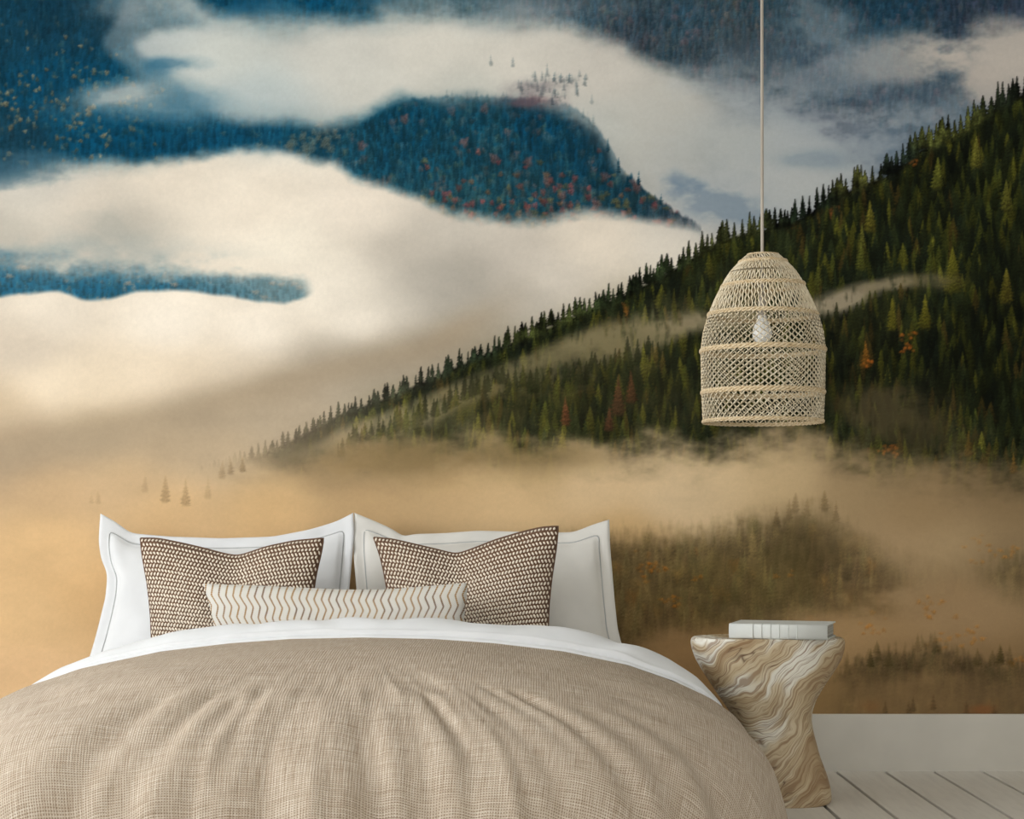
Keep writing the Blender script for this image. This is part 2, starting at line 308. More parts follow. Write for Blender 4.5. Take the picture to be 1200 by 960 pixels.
    upper = [(-560, 210), (0, 202), (40, 196), (62, 192), (80, 188), (130, 186), (200, 183), (260, 178), (300, 176), (340, 184), (390, 190), (415, 206), (450, 216), (490, 232), (530, 248), (580, 258), (640, 262), (665, 252), (700, 248), (760, 254), (810, 262), (850, 272), (1760, 272)]
    dist = Y-cur(upper)+wb*.7
    mix(img, FOG, ss(-9, 12, dist)*(1-.5*ss(24, 0, dist)*(X < 240)*ss(240, 60, X))*.985)
    mix(img, np.array((70, 104, 122.)), .55*band([(-560, 180), (60, 186), (100, 210)], [(-560, 215), (0, 214), (60, 204), (130, 190)], 14, 12, 30*N2)*(X < 140))
    # strip of slope within the bank ---------------------------------------------
    strip = np.zeros((H, W, 3))+np.array((14, 82, 116.))
    mix(strip, np.array((80, 122, 138.)), ss(160, 320, X)*.7)
    forest(strip, [(-560, 285), (380, 300)], [(-560, 362), (380, 362)], -560, 380, 4.5, 6, 11, 5, blues, [2, 3, 2, 1, 1], .08, [(110, 108, 96), (120, 104, 90)], .45)
    strip *= (1+.4*NV)[..., None]
    for px, py in ((12, 322), (25, 310), (30, 312), (150, 331), (205, 332), (320, 330), (345, 330), (300, 340), (352, 336), (310, 347), (330, 332)):
        put(strip, broad(7, 11), px, py, np.array((150, 124, 104.)), .6)
    sd = Y+16*N2+5*N3
    st = cur([(-560, 290), (0, 302), (60, 308), (130, 314), (180, 318), (260, 318), (330, 324), (360, 332), (372, 342)])
    sb = cur([(-560, 345), (0, 348), (70, 342), (100, 352), (130, 350), (160, 342), (200, 341), (270, 347), (300, 354), (335, 357), (360, 350), (372, 345)])
    sm = ss(-14, 20, sd-st+14*N2)*ss(-3, 4, sb-(Y+4*N2))*ss(374, 350, X+10*N2)
    mix(strip, np.array((128, 150, 152.)), (ss(180, 340, X)*.42+.12)*(.8+N2)); mix(img, strip, sm*.92)
    # veil above the strip
    mix(img, np.array((120, 140, 146.)), .32*blob(60, 305, 150, 22, 1.6*N2)); mix(img, np.array((150, 152, 146.)), .35*blob(130, 262, 46, 22, 1.4*N2)); mix(img, np.array((120, 140, 146.)), .3*blob(-300, 300, 250, 26, 1.6*N2))
    # near wooded ridge -------------------------------------------------------------
    R1 = [(180, 590), (255, 552), (300, 538), (340, 520), (400, 488), (440, 474), (480, 458), (515, 442), (560, 422), (600, 405), (650, 384), (700, 362), (740, 345), (800, 313), (845, 284), (880, 275), (920, 268), (960, 246), (1000, 224), (1047, 206), (1080, 178), (1115, 163), (1143, 148), (1167, 130), (1200, 112), (1300, 50), (1400, -20), (1500, -60), (1760, -60)]
    near = np.zeros((H, W, 3))+np.array((30, 32, 20.))
    grn = [(36, 42, 24), (24, 30, 20), (56, 60, 24), (78, 78, 28), (32, 38, 20), (66, 56, 26)]
    forest(near, R1, [(180, 560), (1200, 560), (1760, 600)], 400, 1760, 8.5, 9.5, 42, 19, grn, [4, 3.6, 2.8, 1.6, 3, .9], .002, [(110, 66, 28), (100, 60, 30)], .9, .22)
    forest(near, [(180, 590), (255, 552), (340, 520), (440, 474)], [(180, 600), (440, 600)], 200, 440, 8.5, 10, 24, 10, grn, [4, 4, 1.5, .5, 3, .8], 0, None, 1.0, .2)
    for px, py, hh, c in ((663, 466, 36, (104, 62, 40)), (725, 440, 50, (84, 54, 36)), (740, 436, 40, (90, 56, 36)), (716, 478, 30, (86, 54, 36)), (660, 500, 34, (110, 108, 34)), (1015, 400, 34, (134, 90, 34)), (1117, 290, 56, (92, 90, 30)), (1180, 315, 44, (104, 96, 36)),
                          (1020, 236, 40, (112, 106, 40)), (1010, 262, 46, (92, 92, 38)), (960, 308, 30, (90, 92, 38)), (1010, 285, 34, (96, 100, 40)), (1047, 350, 40, (100, 96, 30)), (1085, 345, 44, (96, 92, 30)), (1135, 505, 32, (110, 84, 30)), (1188, 530, 28, (120, 90, 36)), (1055, 505, 30, (92, 76, 34)), (1180, 212, 40, (100, 98, 40)), (1145, 160, 40, (110, 108, 44)), (1100, 185, 40, (98, 100, 40))):
        put(near, conifer(hh, hh*.42), px, py, np.array(c, float), .95)
    for px, py, s in ((1063, 396, 9), (1066, 408, 8), (1071, 190, 5), (1020, 425, 6), (1045, 523, 9), (1050, 532, 6), (1036, 528, 6)):
        for _ in range(9): put(near, broad(s*rng.uniform(.4, .7), s*rng.uniform(.5, .8)), px+rng.normal(0, s*.45), py+rng.normal(0, s*.4), np.array((168, 92, 34.))*rng.uniform(.8, 1.1), rng.uniform(.4, .8))
    near *= (1+.35*NV+.25*N3)[..., None]
    # ridge silhouette: trees drawn straight over the bank, haze by height and place
    cover = np.zeros((H, W, 3))
    rx = 205.0
    while rx < 1760:
        hgt = np.interp(rx, [200, 400, 600, 900, 1200], [18, 22, 30, 34, 40]); y0 = float(cur(R1, rx))
        put(cover, conifer(hgt*rng.uniform(.7, 1.35), hgt*rng.uniform(.32, .46)), rx, y0-hgt*rng.uniform(.45, .8), np.ones(3)/1.0)
        rx += np.interp(rx, [200, 400, 1200], [7, 7.5, 8])*rng.uniform(.4, 1.3)
    edge = np.clip(cover.max(axis=2)*1.9, 0, 1)
    body = ss(-6, 0, Y-cur(R1)+2*N3)
    nm = np.maximum(edge, body)*(X > 190)
    ecol = near.copy(); up = ss(6, -6, Y-cur(R1)-2)[..., None]
    shade = np.where(cover.max(axis=2) > .02, cover.max(axis=2), 1.0)[..., None]
    tint = (field([(300, 500, (78, 76, 52)), (450, 460, (44, 50, 36)), (560, 410, (36, 46, 32)), (620, 395, (58, 64, 32)), (740, 320, (40, 50, 30)), (860, 270, (56, 60, 32)), (950, 240, (30, 40, 28)), (1000, 210, (74, 76, 38)), (1050, 190, (28, 36, 28)), (1110, 160, (74, 78, 38)), (1200, 100, (30, 36, 26))], 12)*(1+1.6*(NV+N3))[..., None])
    ecol = ecol*(1-up)+tint*shade*up
    veil = ss(470, 230, X+60*N2)*.75+.25*ss(600, 420, X)
    mix(img, ecol*(1-veil[..., None]*.75)+FOG*veil[..., None]*.75, nm*(1-ss(330, 215, X)*.55))
    # haze between ridge rows: masks only below the ridge
    below = ss(8, 30, Y-cur(R1))
    G = np.array((150, 138, 104.)); Gd = np.array((128, 116, 82.))
    def hz(c, a): mix(img, c, a*below*np.clip(1-1.5*np.clip(NV+.8*N3, 0, .5), .35, 1))
    hz(np.array((152, 140, 112.)), .95*blob(818, 378, 70, 15, .9*N2, -.12, 1.2)); hz(G, .72*blob(735, 397, 80, 17, 1.4*N2+.6*N3, -.1)); hz(np.array((138, 126, 92.)), .5*blob(665, 412, 75, 19, 1.3*N2+.6*N3, -.3)); hz(np.array((132, 124, 96.)), .5*blob(570, 440, 80, 22, .9*N2, -.35))
    hz(np.array((160, 148, 120.)), .6*blob(480, 472, 65, 15, .8*N2, -.35)); hz(np.array((172, 156, 126.)), .75*blob(425, 495, 60, 14, .8*N2, -.35)); hz(np.array((176, 158, 126.)), .6*blob(350, 528, 70, 14, .8*N2, -.3))
    hz(np.array((158, 146, 122.)), .98*blob(985, 352, 50, 14, .5*N2, -.3, 1.4)); hz(np.array((146, 134, 108.)), .9*blob(1035, 334, 46, 8, .7*N2, -.12, 1.2)); hz(np.array((120, 110, 80.)), .5*blob(1085, 330, 34, 9, .9*N2, 0))
    hz(np.array((88, 78, 54.)), .75*blob(1045, 478, 52, 34, 1.1*N2)); hz(np.array((74, 66, 44.)), .6*blob(1090, 510, 60, 24, 1.0*N2)); hz(np.array((96, 86, 56.)), .3*blob(760, 470, 150, 50, .6*N1)); hz(np.array((104, 94, 50.)), .4*blob(580, 465, 90, 34, .8*N2))
    hz(np.array((130, 120, 88.)), .34*blob(640, 425, 200, 40, .7*N2, -.33)); hz(np.array((150, 138, 106.)), .5*blob(450, 500, 110, 30, .7*N2, -.35))
    # front row again over the haze
    R2 = [(395, 530), (437, 508), (467, 492), (517, 476), (533, 462), (560, 452), (617, 446), (660, 452), (687, 438), (737, 420), (793, 412), (830, 418), (880, 400), (930, 390), (967, 384), (1007, 370), (1040, 360), (1077, 350), (1100, 345)]
    fr = near.copy(); cv = np.zeros((H, W, 3)); rx = 395.0
    while rx < 1100:
        hgt = np.interp(rx, [400, 600, 900], [24, 30, 34]); y0 = float(cur(R2, rx))
        put(cv, conifer(hgt*rng.uniform(.7, 1.3), hgt*.42), rx, y0-hgt*rng.uniform(.3, .75), np.ones(3)); rx += 7*rng.uniform(.5, 1.4)
    put(cv, conifer(52, 20), 737, 396, np.ones(3)); put(cv, conifer(36, 14), 467, 476, np.ones(3)); put(cv, conifer(34, 15), 490, 474, np.ones(3)); put(cv, conifer(34, 14), 415, 498, np.ones(3)); put(cv, conifer(30, 14), 437, 494, np.ones(3))
    fm = np.maximum(np.clip(cv.max(axis=2)*1.7, 0, 1), ss(0, 14, Y-cur(R2)-10)*.8)*(X > 395)*(X < 1110)*ss(1110, 1060, X)*ss(60, 25, Y-cur(R2))
    soft = np.interp(xs, [395, 500, 560, 700, 800, 1100], [.75, .7, .55, .62, .72, .9])[None, :]
    mix(img, fr*.9+np.array((24, 22, 12.))*.6, fm*soft)
    # valley fog in front -------------------------------------------------------------
    vt = [(-560, 600), (150, 570), (250, 562), (330, 552), (400, 535), (460, 532), (510, 528), (560, 530), (640, 532), (740, 526), (790, 524), (830, 530), (860, 510), (905, 502), (950, 508), (985, 538), (1040, 552), (1130, 552), (1200, 560), (1760, 590)]
    dv = Y-cur(vt)+34*N2+24*N1+10*N3
    mix(img, FOG, ss(-26, 20, dv)*.9+.1*ss(10, 40, dv)); mix(img, FOG, .35*ss(-60, 0, dv)*(X < 1000)*ss(700, 500, X)); mix(img, FOG, .8*ss(-40, 10, dv)*ss(420, 260, X))
    mix(img, np.array((170, 146, 104.)), .35*blob(480, 545, 120, 24, 1.2*N2)); mix(img, np.array((120, 100, 66.)), .35*blob(470, 540, 90, 20, 1.4*N2)); mix(img, np.array((112, 96, 62.)), .35*blob(620, 536, 90, 14, 1.4*N2))
    for px, py, hh, aa in ((196, 558, 34, .32), (219, 562, 34, .3), (172, 553, 26, .14), (245, 560, 26, .16), (115, 575, 18, .15), (262, 540, 22, .25), (272, 538, 20, .3), (285, 536, 20, .35), (108, 578, 14, .12)):
        put(img, conifer(hh, hh*.42), px, py, np.array((150, 122, 82.)), aa)
    # lower woods in fog ------------------------------------------------------------
    low = np.zeros((H, W, 3))+np.array((104, 88, 56.))
    lc = [(112, 98, 60), (94, 80, 52), (128, 110, 66), (104, 98, 60), (120, 96, 64)]
    forest(low, [(560, 605), (820, 608), (930, 590), (970, 588), (1760, 620)], [(560, 850), (1760, 850)], 560, 1760, 10, 12, 36, 14, lc, [3, 3, 2, 2, 1], .02, [(150, 100, 44), (120, 92, 44)], .55, .16)
    low *= (1+.4*NV+.3*N3)[..., None]
    lt = [(560, 660), (620, 640), (660, 622), (710, 618), (760, 622), (820, 612), (867, 604), (910, 604), (933, 592), (967, 588), (987, 600), (1010, 616), (1040, 632), (1080, 650), (1130, 660), (1160, 645), (1200, 640), (1760, 640)]
    lb = [(560, 760), (720, 780), (800, 745), (850, 738), (900, 745), (960, 725), (1000, 720), (1040, 700), (1100, 690), (1150, 690), (1200, 700), (1760, 720)]
    lm = ss(-10, 34, Y-cur(lt)+20*N3+26*NV)*ss(-30, 34, cur(lb)-Y+40*N2)
    la = .88*np.interp(xs, [560, 640, 700, 800, 950, 1020, 1080, 1130, 1180, 1760], [.35, .6, .8, .85, .92, .75, .35, .3, .62, .7])[None, :]
    mix(img, low, lm*la*(X > 560)*ss(600, 680, X))
    for px, py in ((933, 578), (967, 575), (911, 594), (947, 584), (925, 586), (980, 588)):
        put(img, conifer(26, 11), px, py, np.array((112, 90, 56.)), .4)
    mix(img, np.array((80, 68, 44.)), .5*blob(935, 640, 60, 34, 1.2*N2)); mix(img, np.array((82, 64, 42.)), .4*blob(1000, 690, 70, 28, 1.2*N2)); mix(img, np.array((104, 92, 50.)), .35*blob(860, 690, 100, 40, 1.0*N2))
    mix(img, FOG, .45*blob(1060, 650, 120, 26, 1.2*N2, .5)); mix(img, FOG, .5*blob(985, 740, 70, 20, 1.0*N2, .2)); mix(img, FOG, .45*blob(840, 765, 80, 26, .6*N2))
    for px, py, n_, sp in ((765, 666, 12, 9), (786, 702, 8, 7), (1088, 712, 14, 14), (1112, 752, 10, 9), (1140, 744, 9, 9), (1020, 738, 12, 12), (1195, 772, 12, 12), (752, 655, 6, 10), (1150, 640, 14, 14), (1185, 645, 8, 10), (820, 676, 4, 5), (925, 672, 3, 6)):
        for _ in range(n_): put(img, broad(rng.uniform(4, 8), rng.uniform(5, 9)), px+rng.normal(0, sp), py+rng.normal(0, sp*.6), np.array((190, 118, 42.))*rng.uniform(.8, 1.05), rng.uniform(.15, .42) if px not in (765, 786) else rng.uniform(.3, .7))
    bt = [(900, 830), (960, 800), (985, 780), (1000, 768), (1030, 766), (1060, 760), (1093, 752), (1130, 764), (1170, 770), (1200, 772), (1760, 760)]
    fr2 = near*.55+np.array((62, 50, 26.))
    bm = ss(-6, 18, Y-cur(bt)+16*N3+30*NV)*(X > 900)*(1-.6*ss(775, 812, Y+26*N2))*.66*ss(950, 1000, X)
    mix(img, low*.85, bm)
    for _ in range(46):
        px = rng.uniform(985, 1760); put(img, conifer(rng.uniform(16, 30), 12), px, float(cur(bt, px))-rng.uniform(4, 16), np.array((76, 66, 34.)), rng.uniform(.2, .55))
    for px in (1040, 1058, 1068, 1132, 1166, 1100, 1290, 1400): put(img, conifer(20, 9), px+rng.normal(0, 6), 822+rng.normal(0, 3), np.array((70, 54, 32.)), .3)
    mix(img, np.array((150, 100, 60.)), .3*blob(1020, 828, 12, 8)); mix(img, np.array((160, 92, 50.)), .4*blob(1150, 832, 14, 6, N3))
    img *= (1+.03*(fbm(3, 3, 2)-.5))[..., None]
    return xs, ys, np.clip(img, 0, 255)/255.0
# ---- the setting -------------------------------------------------------------------
M_wall = plain('wall_paint', (226, 224, 218), .85); M_ceil = plain('ceiling_paint', (236, 235, 231), .9)
M_base = plain('baseboard_paint', (204, 200, 190), .55, .02)
M_sub = plain('subfloor_dark', (12, 11, 10), .95)
RX0, RX1, RY0, RY1, RZ = -3.3, 3.4, -.6, 6.0, 2.75
fl = tag(box('floor', RX0-.12, RX1+.12, RY0, RY1+.12, -.08, -.022, M_sub), kind='structure')
tag(box('wall_back', RX0-.12, RX1+.12, RY1, RY1+.12, -.022, RZ, M_wall), kind='structure')
tag(box('wall_right', RX1, RX1+.12, RY0, RY1, -.022, RZ, M_wall), kind='structure')
tag(box('ceiling', RX0-.12, RX1+.12, RY0, RY1+.12, RZ, RZ+.1, M_ceil), kind='structure')
wl = tag(box('wall_left', RX0-.12, RX0, RY0, 2.0, -.022, RZ, M_wall), kind='structure')
box('wall_panel', RX0-.12, RX0, 4.6, RY1, -.022, RZ, M_wall, wl); box('wall_panel', RX0-.12, RX0, 2.0, 4.6, -.022, .7, M_wall, wl); box('wall_panel', RX0-.12, RX0, 2.0, 4.6, 2.4, RZ, M_wall, wl)
win = tag(empty('window_1', (RX0-.06, 3.3, .7)), kind='structure')
M_frame = plain('window_frame_paint', (238, 238, 236), .4)
for (a, b, c, d) in ((2.0, 4.6, .7, .76), (2.0, 4.6, 2.34, 2.4), (2.0, 2.06, .76, 2.34), (4.54, 4.6, .76, 2.34), (3.27, 3.33, .76, 2.34)):
    o = box('window_frame', RX0-.09, RX0-.03, a, b, c, d, M_frame); o.parent = win; o.matrix_parent_inverse = win.matrix_basis.inverted()
g = NT('window_glass', .02); tr = g.n('ShaderNodeBsdfTransparent'); gl = g.n('ShaderNodeBsdfGlossy'); gl.inputs['Roughness'].default_value = .02; mx = g.n('ShaderNodeMixShader'); mx.inputs[0].default_value = .06
g.t.links.new(tr.outputs[0], mx.inputs[1]); g.t.links.new(gl.outputs[0], mx.inputs[2]); g.t.links.new(mx.outputs[0], g.t.nodes['Material Output'].inputs[0])
for (a, b) in ((2.06, 3.27), (3.33, 4.54)):
    o = box('pane', RX0-.064, RX0-.056, a, b, .76, 2.34, g.m); o.parent = win; o.matrix_parent_inverse = win.matrix_basis.inverted()
bb = tag(box('baseboard_back', RX0, RX1, RY1-.016, RY1, -.018, .191, M_base, bev=.003), kind='structure')
# white painted planks, one object each, sharing their mesh
t = NT('plank_paint', .5, .35); v = t.coord('Object', (7, .8, 7))
oi = t.n('ShaderNodeObjectInfo')
f = t.noise(v, 6, 5, .6, .6); f2 = t.noise(t.coord('Object', (60, 3, 60)), 3, 4)
c = t.mix(t.math('MULTIPLY', f2, .5), t.ramp(f, [(.3, (206, 202, 193)), (.6, (220, 216, 207)), (.8, (212, 208, 198))]), lin((224, 220, 211)))
hs = t.n('ShaderNodeHueSaturation'); t.t.links.new(c, hs.inputs['Color']); t.set(hs.inputs['Value'], t.math('MULTIPLY_ADD', oi.outputs['Random'], .08, .96))
t.base(hs.outputs[0]).bump(t.math('ADD', f, f2), .12, .003); M_plank = t.m
p0 = None; pitch = .1643; k0 = math.floor((RX0-.2-1.089)/pitch)
for k in range(k0, k0+44):
    xc = 1.089+(k+.5)*pitch
    if xc-pitch/2 < RX0 or xc+pitch/2 > RX1: continue
    if p0 is None:
        p0 = box('plank', -(pitch-.011)/2, (pitch-.011)/2, -3.3, 3.26, -.022, 0, M_plank, fl, bev=.0022); p = p0
    else:
        p = p0.copy(); col.objects.link(p)
    p.location = (xc, 2.73, 0)
# ---- the printed mural ----------------------------------------------------------------
mxs, mys, mimg = paint_mural()
ci = np.array([i for i, x in enumerate(mxs) if -40 <= x <= 1240 or i % 5 == 0]); ci = ci[(mxs[ci]-600)/347 > RX0+.001]; ci = ci[(mxs[ci]-600)/347 < RX1]
ri = np.array([i for i, y in enumerate(mys) if i % 2 == 0 or y > -12]); ri = ri[(CH+(HZ-mys[ri])/347 < RZ-.002)&(CH+(HZ-mys[ri])/347 > .185)]
gx = (mxs[ci]-600)/347; gz = CH+(HZ-mys[ri])/347
def to_lin(a): return np.where(a <= .04045, a/12.92, ((a+.055)/1.055)**2.4)
PRINT_GAIN = np.array((1.0, 1.0, 1.0))
GXX, GZZ = np.meshgrid(gx, gz); nW, nH = len(gx), len(gz)
co = np.stack([GXX, np.full_like(GXX, RY1-.003), GZZ], -1).reshape(-1, 3).astype(np.float32)
idx = np.arange(nW*nH).reshape(nH, nW)
q = np.stack([idx[1:, :-1], idx[1:, 1:], idx[:-1, 1:], idx[:-1, :-1]], -1).reshape(-1, 4)
me = bpy.data.meshes.new('wall_mural'); me.vertices.add(len(co)); me.vertices.foreach_set('co', co.ravel())
me.loops.add(q.size); me.loops.foreach_set('vertex_index', q.ravel().astype(np.int32))
me.polygons.add(len(q)); me.polygons.foreach_set('loop_start', np.arange(0, q.size, 4, dtype=np.int32)); me.polygons.foreach_set('loop_total', np.full(len(q), 4, np.int32))
me.update(calc_edges=True)
ca = me.color_attributes.new('print', 'FLOAT_COLOR', 'POINT')
cc = np.ones((nW*nH, 4), np.float32); cc[:, :3] = np.clip(to_lin(mimg[ri][:, ci]).reshape(-1, 3)*PRINT_GAIN, 0, .93); ca.data.foreach_set('color', cc.ravel())
t = NT('mural_print', .95, .05); at = t.n('ShaderNodeVertexColor', layer_name='print'); v = t.coord('Object', (1, 1, 1))
gr = t.noise(v, 420, 2); t.base(t.mix(1, at.outputs[0], t.ramp(gr, [(.25, (.93, .93, .93, 1)), (.75, (1.0, 1.0, 1.0, 1))]), 'MULTIPLY'))
t.bump(t.noise(t.coord('Object', (1, 1, 1)), 700, 2), .04, .001)
me.materials.append(t.m)
mo = bpy.data.objects.new('wall_mural', me); col.objects.link(mo)
tag(mo, 'printed wall mural of misty conifer mountains filling the wall behind the bed', 'mural')

# ---- bed ---------------------------------------------------------------------------------
XC = -.42
M_white = cloth('white_cotton', (226, 228, 230)); M_white_shaded = cloth('white_cotton_shaded', (220, 218, 212)); M_pipe = plain('grey_piping', (168, 170, 170), .8)  # second white is for the right pillow: shade away from the window in its colour
bed = tag(empty('bed', (XC, 4.95, 0)), 'wide bed dressed in white and beige standing against the mural', 'bed')
def bedpart(o): o.parent = bed; o.matrix_parent_inverse = bed.matrix_basis.inverted(); return o
M_oak = plain('bed_base_fabric', (150, 138, 122), .9)
bedpart(box('bed_base', XC-.88, XC+.88, 4.0, 5.93, .09, .26, M_oak, bev=.02))
for sx in (-1, 1):
    for yy in (4.15, 5.8): bedpart(box('leg', XC+sx*.78-.03, XC+sx*.78+.03, yy-.03, yy+.03, 0, .09, plain('leg_wood', (96, 72, 50)), bev=.004))
bm = bmesh.new(); bmesh.ops.create_cube(bm, size=1)
for v_ in bm.verts: v_.co = Vector((XC+v_.co.x*1.74, 5.03+v_.co.y*1.84, .328+v_.co.z*.132))
bmesh.ops.bevel(bm, geom=[e for e in bm.edges if abs(e.verts[0].co.z-e.verts[1].co.z) > .1 and e.verts[0].co.y < 5], offset=.42, segments=8, profile=.5, affect='EDGES')
bmesh.ops.bevel(bm, geom=[e for e in bm.edges if abs(e.verts[0].co.z-e.verts[1].co.z) < .01], offset=.05, segments=3, profile=.5, affect='EDGES')
me_ = bpy.data.meshes.new('mattress'); bm.to_mesh(me_); bm.free(); me_.materials.append(M_white)
mt_ = bpy.data.objects.new('mattress', me_); col.objects.link(mt_); bedpart(mt_)
# duvet: one draped sheet, a U of rays from the spine of the bed out and down to the hem
CS = np.array([(0, .515), (.2, .511), (.37, .499), (.565, .476), (.745, .438), (.877, .392), (.96, .350), (1.02, .305), (1.06, .24), (1.085, .15), (1.10, .05)])
def smooth_noise1(n, cell, rng):
    g = rng.random(int(n/cell)+4); x = np.arange(n)/cell; i = x.astype(int); f = x-i; f = f*f*(3-2*f); return g[i]*(1-f)+g[i+1]*f-.5
def build_duvet():
    rng = np.random.default_rng(4)
    YF, YS = 5.0, 4.72; A = 1.10; YE = 3.74; r = .58
    pts = []
    def seg(p, q, n, e=False):
        for i in range(n): pts.append((p[0]+(q[0]-p[0])*i/n, p[1]+(q[1]-p[1])*i/n))
    seg((-A, YF), (-A+.038, YE+r), 110)
    for i in range(90):
        g_ = math.pi+math.pi/2*i/90; pts.append((-A+.038+r+r*math.cos(g_), YE+r+r*math.sin(g_)))
    seg((-A+.038+r, YE), (A-.038-r, YE), 200)
    for i in range(90):
        g_ = 1.5*math.pi+math.pi/2*i/90; pts.append((A-.038-r+r*math.cos(g_), YE+r+r*math.sin(g_)))
    seg((A-.038, YE+r), (A, YF), 110); pts.append((A, YF))
    n = len(pts); NT_ = 150
    arc = [0]
    for i in range(1, n): arc.append(arc[-1]+math.dist(pts[i], pts[i-1]))
    csl = np.concatenate([[0], np.cumsum(np.hypot(np.diff(CS[:, 0]), np.diff(CS[:, 1])))])
    tt = np.linspace(0, csl[-1], NT_)
    rho = np.interp(tt, csl, CS[:, 0])/1.10; zz = np.interp(tt, csl, CS[:, 1])
    for _ in range(6):
        rho[1:-1] = (rho[:-2]+2*rho[1:-1]+rho[2:])/4; zz[1:-1] = (zz[:-2]+2*zz[1:-1]+zz[2:])/4
    fold = smooth_noise1(n, 30, rng)*1.0+smooth_noise1(n, 13, rng)*.55+smooth_noise1(n, 6, rng)*.16
    fold2 = smooth_noise1(n, 22, rng)+smooth_noise1(n, 9, rng)*.5
    # 2-D relief for slack linen
    def n2(ca, cb, s_):
        g = rng.random((int(n/ca)+4, int(NT_/cb)+4)); X = np.arange(n)/ca; Y = np.arange(NT_)/cb
        i = X.astype(int); j = Y.astype(int); a = X-i; b = Y-j; a = (a*a*(3-2*a))[:, None]; b = b*b*(3-2*b)
        return ((g[i][:, j]*(1-a)+g[i+1][:, j]*a)*(1-b)+(g[i][:, j+1]*(1-a)+g[i+1][:, j+1]*a)*b-.5)*s_
    rel = n2(34, 22, .016)+n2(16, 16, .008)+n2(7, 18, .004)
    sst = lambda a, b, v: (lambda q: q*q*(3-2*q))(min(1, max(0, (v-a)/(b-a))))
    dents = [(-300, .03, .05, .66, 1), (-150, .03, .04, .62, 1), (60, .03, .05, .6, 1), (150, .022, .03, .58, .8), (210, .03, .035, .62, 1), (245, .018, .03, .56, .85), (300, .014, .04, .66, 1), (430, .012, .04, .7, 1), (565, .028, .022, .62, .86), (655, .016, .03, .62, .9), (705, .014, .025, .55, .8), (745, .038, .026, .6, .9), (800, .026, .04, .7, 1), (850, .026, .03, .72, 1)]
    V = []; UV = []; F_ = []
    for i, (px, py) in enumerate(pts):
        iy = py if py > YS else YS
        vx, vy = px, py-iy; L = math.hypot(vx, vy)
        for j in range(NT_):
            rh = rho[j]; wgt = min(1, max(0, (rh-.6)/.35)); wgt = wgt*wgt*(3-2*wgt); w2 = min(1, max(0, (rh-.45)/.2))*(1-wgt)
            edge = min(1, (min(i, n-1-i))/14)
            d = (fold[i]*.05*wgt+fold2[i]*.008*w2)*edge
            for (dp, da, dw, d0, d1) in dents:
                if py < YE+r and abs(px-((dp-600)/545-XC)) < .15:
                    lean = (rh-.8)*.12
                    d -= .75*da*math.exp(-((px-((dp-600)/545-XC)-lean)/dw)**2)*sst(d0, d0+.1, rh)*(1-sst(d1, d1+.14, rh) if d1 < 1 else 1)
            x = vx*rh+vx/L*d*.8; y = iy+vy*rh+vy/L*d*.8
            z = zz[j]+d*.45*(1-wgt)+rel[i, j]*sst(.3, .75, rh)*edge*(1-.6*wgt)
            x += vx/L*rel[i, j]*wgt*1.1; y += vy/L*rel[i, j]*wgt*1.1
            V.append((XC+x, y, max(z, .03))); UV.append((XC+vx*rh*(1 if abs(vx) > 0 else 1)+0, 0))
            ax_, ay_ = (vx/L)**2, (vy/L)**2; dz = .515-zz[j]
            UV[-1] = (x+math.copysign(dz*.9*ax_, x), y-dz*.9*ay_)
    for i in range(n-1):
        for j in range(NT_-1):
            a = i*NT_+j; F_.append((a, a+1, a+NT_+1, a+NT_))
    return V, F_, UV
V, F_, UV = build_duvet()
t = NT('oatmeal_linen', .92, .12)
tc = t.coord('UV', (1, 1, 1))
wn = t.n('ShaderNodeTexNoise'); t.t.links.new(tc, wn.inputs['Vector']); wn.inputs['Scale'].default_value = 40
wv = t.n('ShaderNodeVectorMath', operation='MULTIPLY_ADD'); t.t.links.new(wn.outputs['Color'], wv.inputs[0]); wv.inputs[1].default_value = (.0035, .0035, 0); t.t.links.new(tc, wv.inputs[2])
sx = t.n('ShaderNodeSeparateXYZ'); t.t.links.new(wv.outputs[0], sx.inputs[0])
PT = .0066
su = t.math('SINE', t.math('MULTIPLY', sx.outputs[0], 2*math.pi/PT)); sv = t.math('SINE', t.math('MULTIPLY', sx.outputs[1], 2*math.pi/PT))
weave = t.math('MULTIPLY', su, sv)                                             # plain weave relief
pit = t.math('MULTIPLY', t.math('MULTIPLY_ADD', su, .5, .5), t.math('MULTIPLY_ADD', sv, .5, .5))
warp = t.noise(t.coord('UV', (430, 9, 1)), 1, 3, .6); weft = t.noise(t.coord('UV', (9, 430, 1)), 1, 3, .6)
slub = t.math('ADD', t.math('MULTIPLY', warp, .5), t.math('MULTIPLY', weft, .5)); blot = t.noise(tc, 260, 3, .7)
c = t.ramp(slub, [(.36, (150, 132, 112)), (.46, (184, 169, 151)), (.54, (197, 184, 167)), (.64, (220, 210, 196))])
c = t.mix(t.math('MULTIPLY', pit, t.math('MULTIPLY', blot, 1.75)), c, lin((112, 92, 72)))
row = t.ramp(t.noise(t.coord('UV', (3.5, 190, 1)), 1, 2, .5), [(.0, (1, 1, 1, 1)), (.27, (1, 1, 1, 1)), (.33, (0, 0, 0, 1))]) ; c = t.mix(t.math('MULTIPLY', row, .5), c, lin((110, 86, 60)))
t.base(c).bump(t.math('ADD', t.math('MULTIPLY', weave, .35), t.math('ADD', slub, t.math('MULTIPLY', pit, -.7))), .55, .002)
M_linen = t.m
dv = mesh_obj('duvet', V, F_, M_linen, uvs=UV)
bm = bmesh.new(); bm.from_mesh(dv.data); bmesh.ops.remove_doubles(bm, verts=bm.verts[:], dist=.0006); bm.to_mesh(dv.data); bm.free()
md = dv.modifiers.new('thickness', 'SOLIDIFY'); md.thickness = .012; md.offset = -1
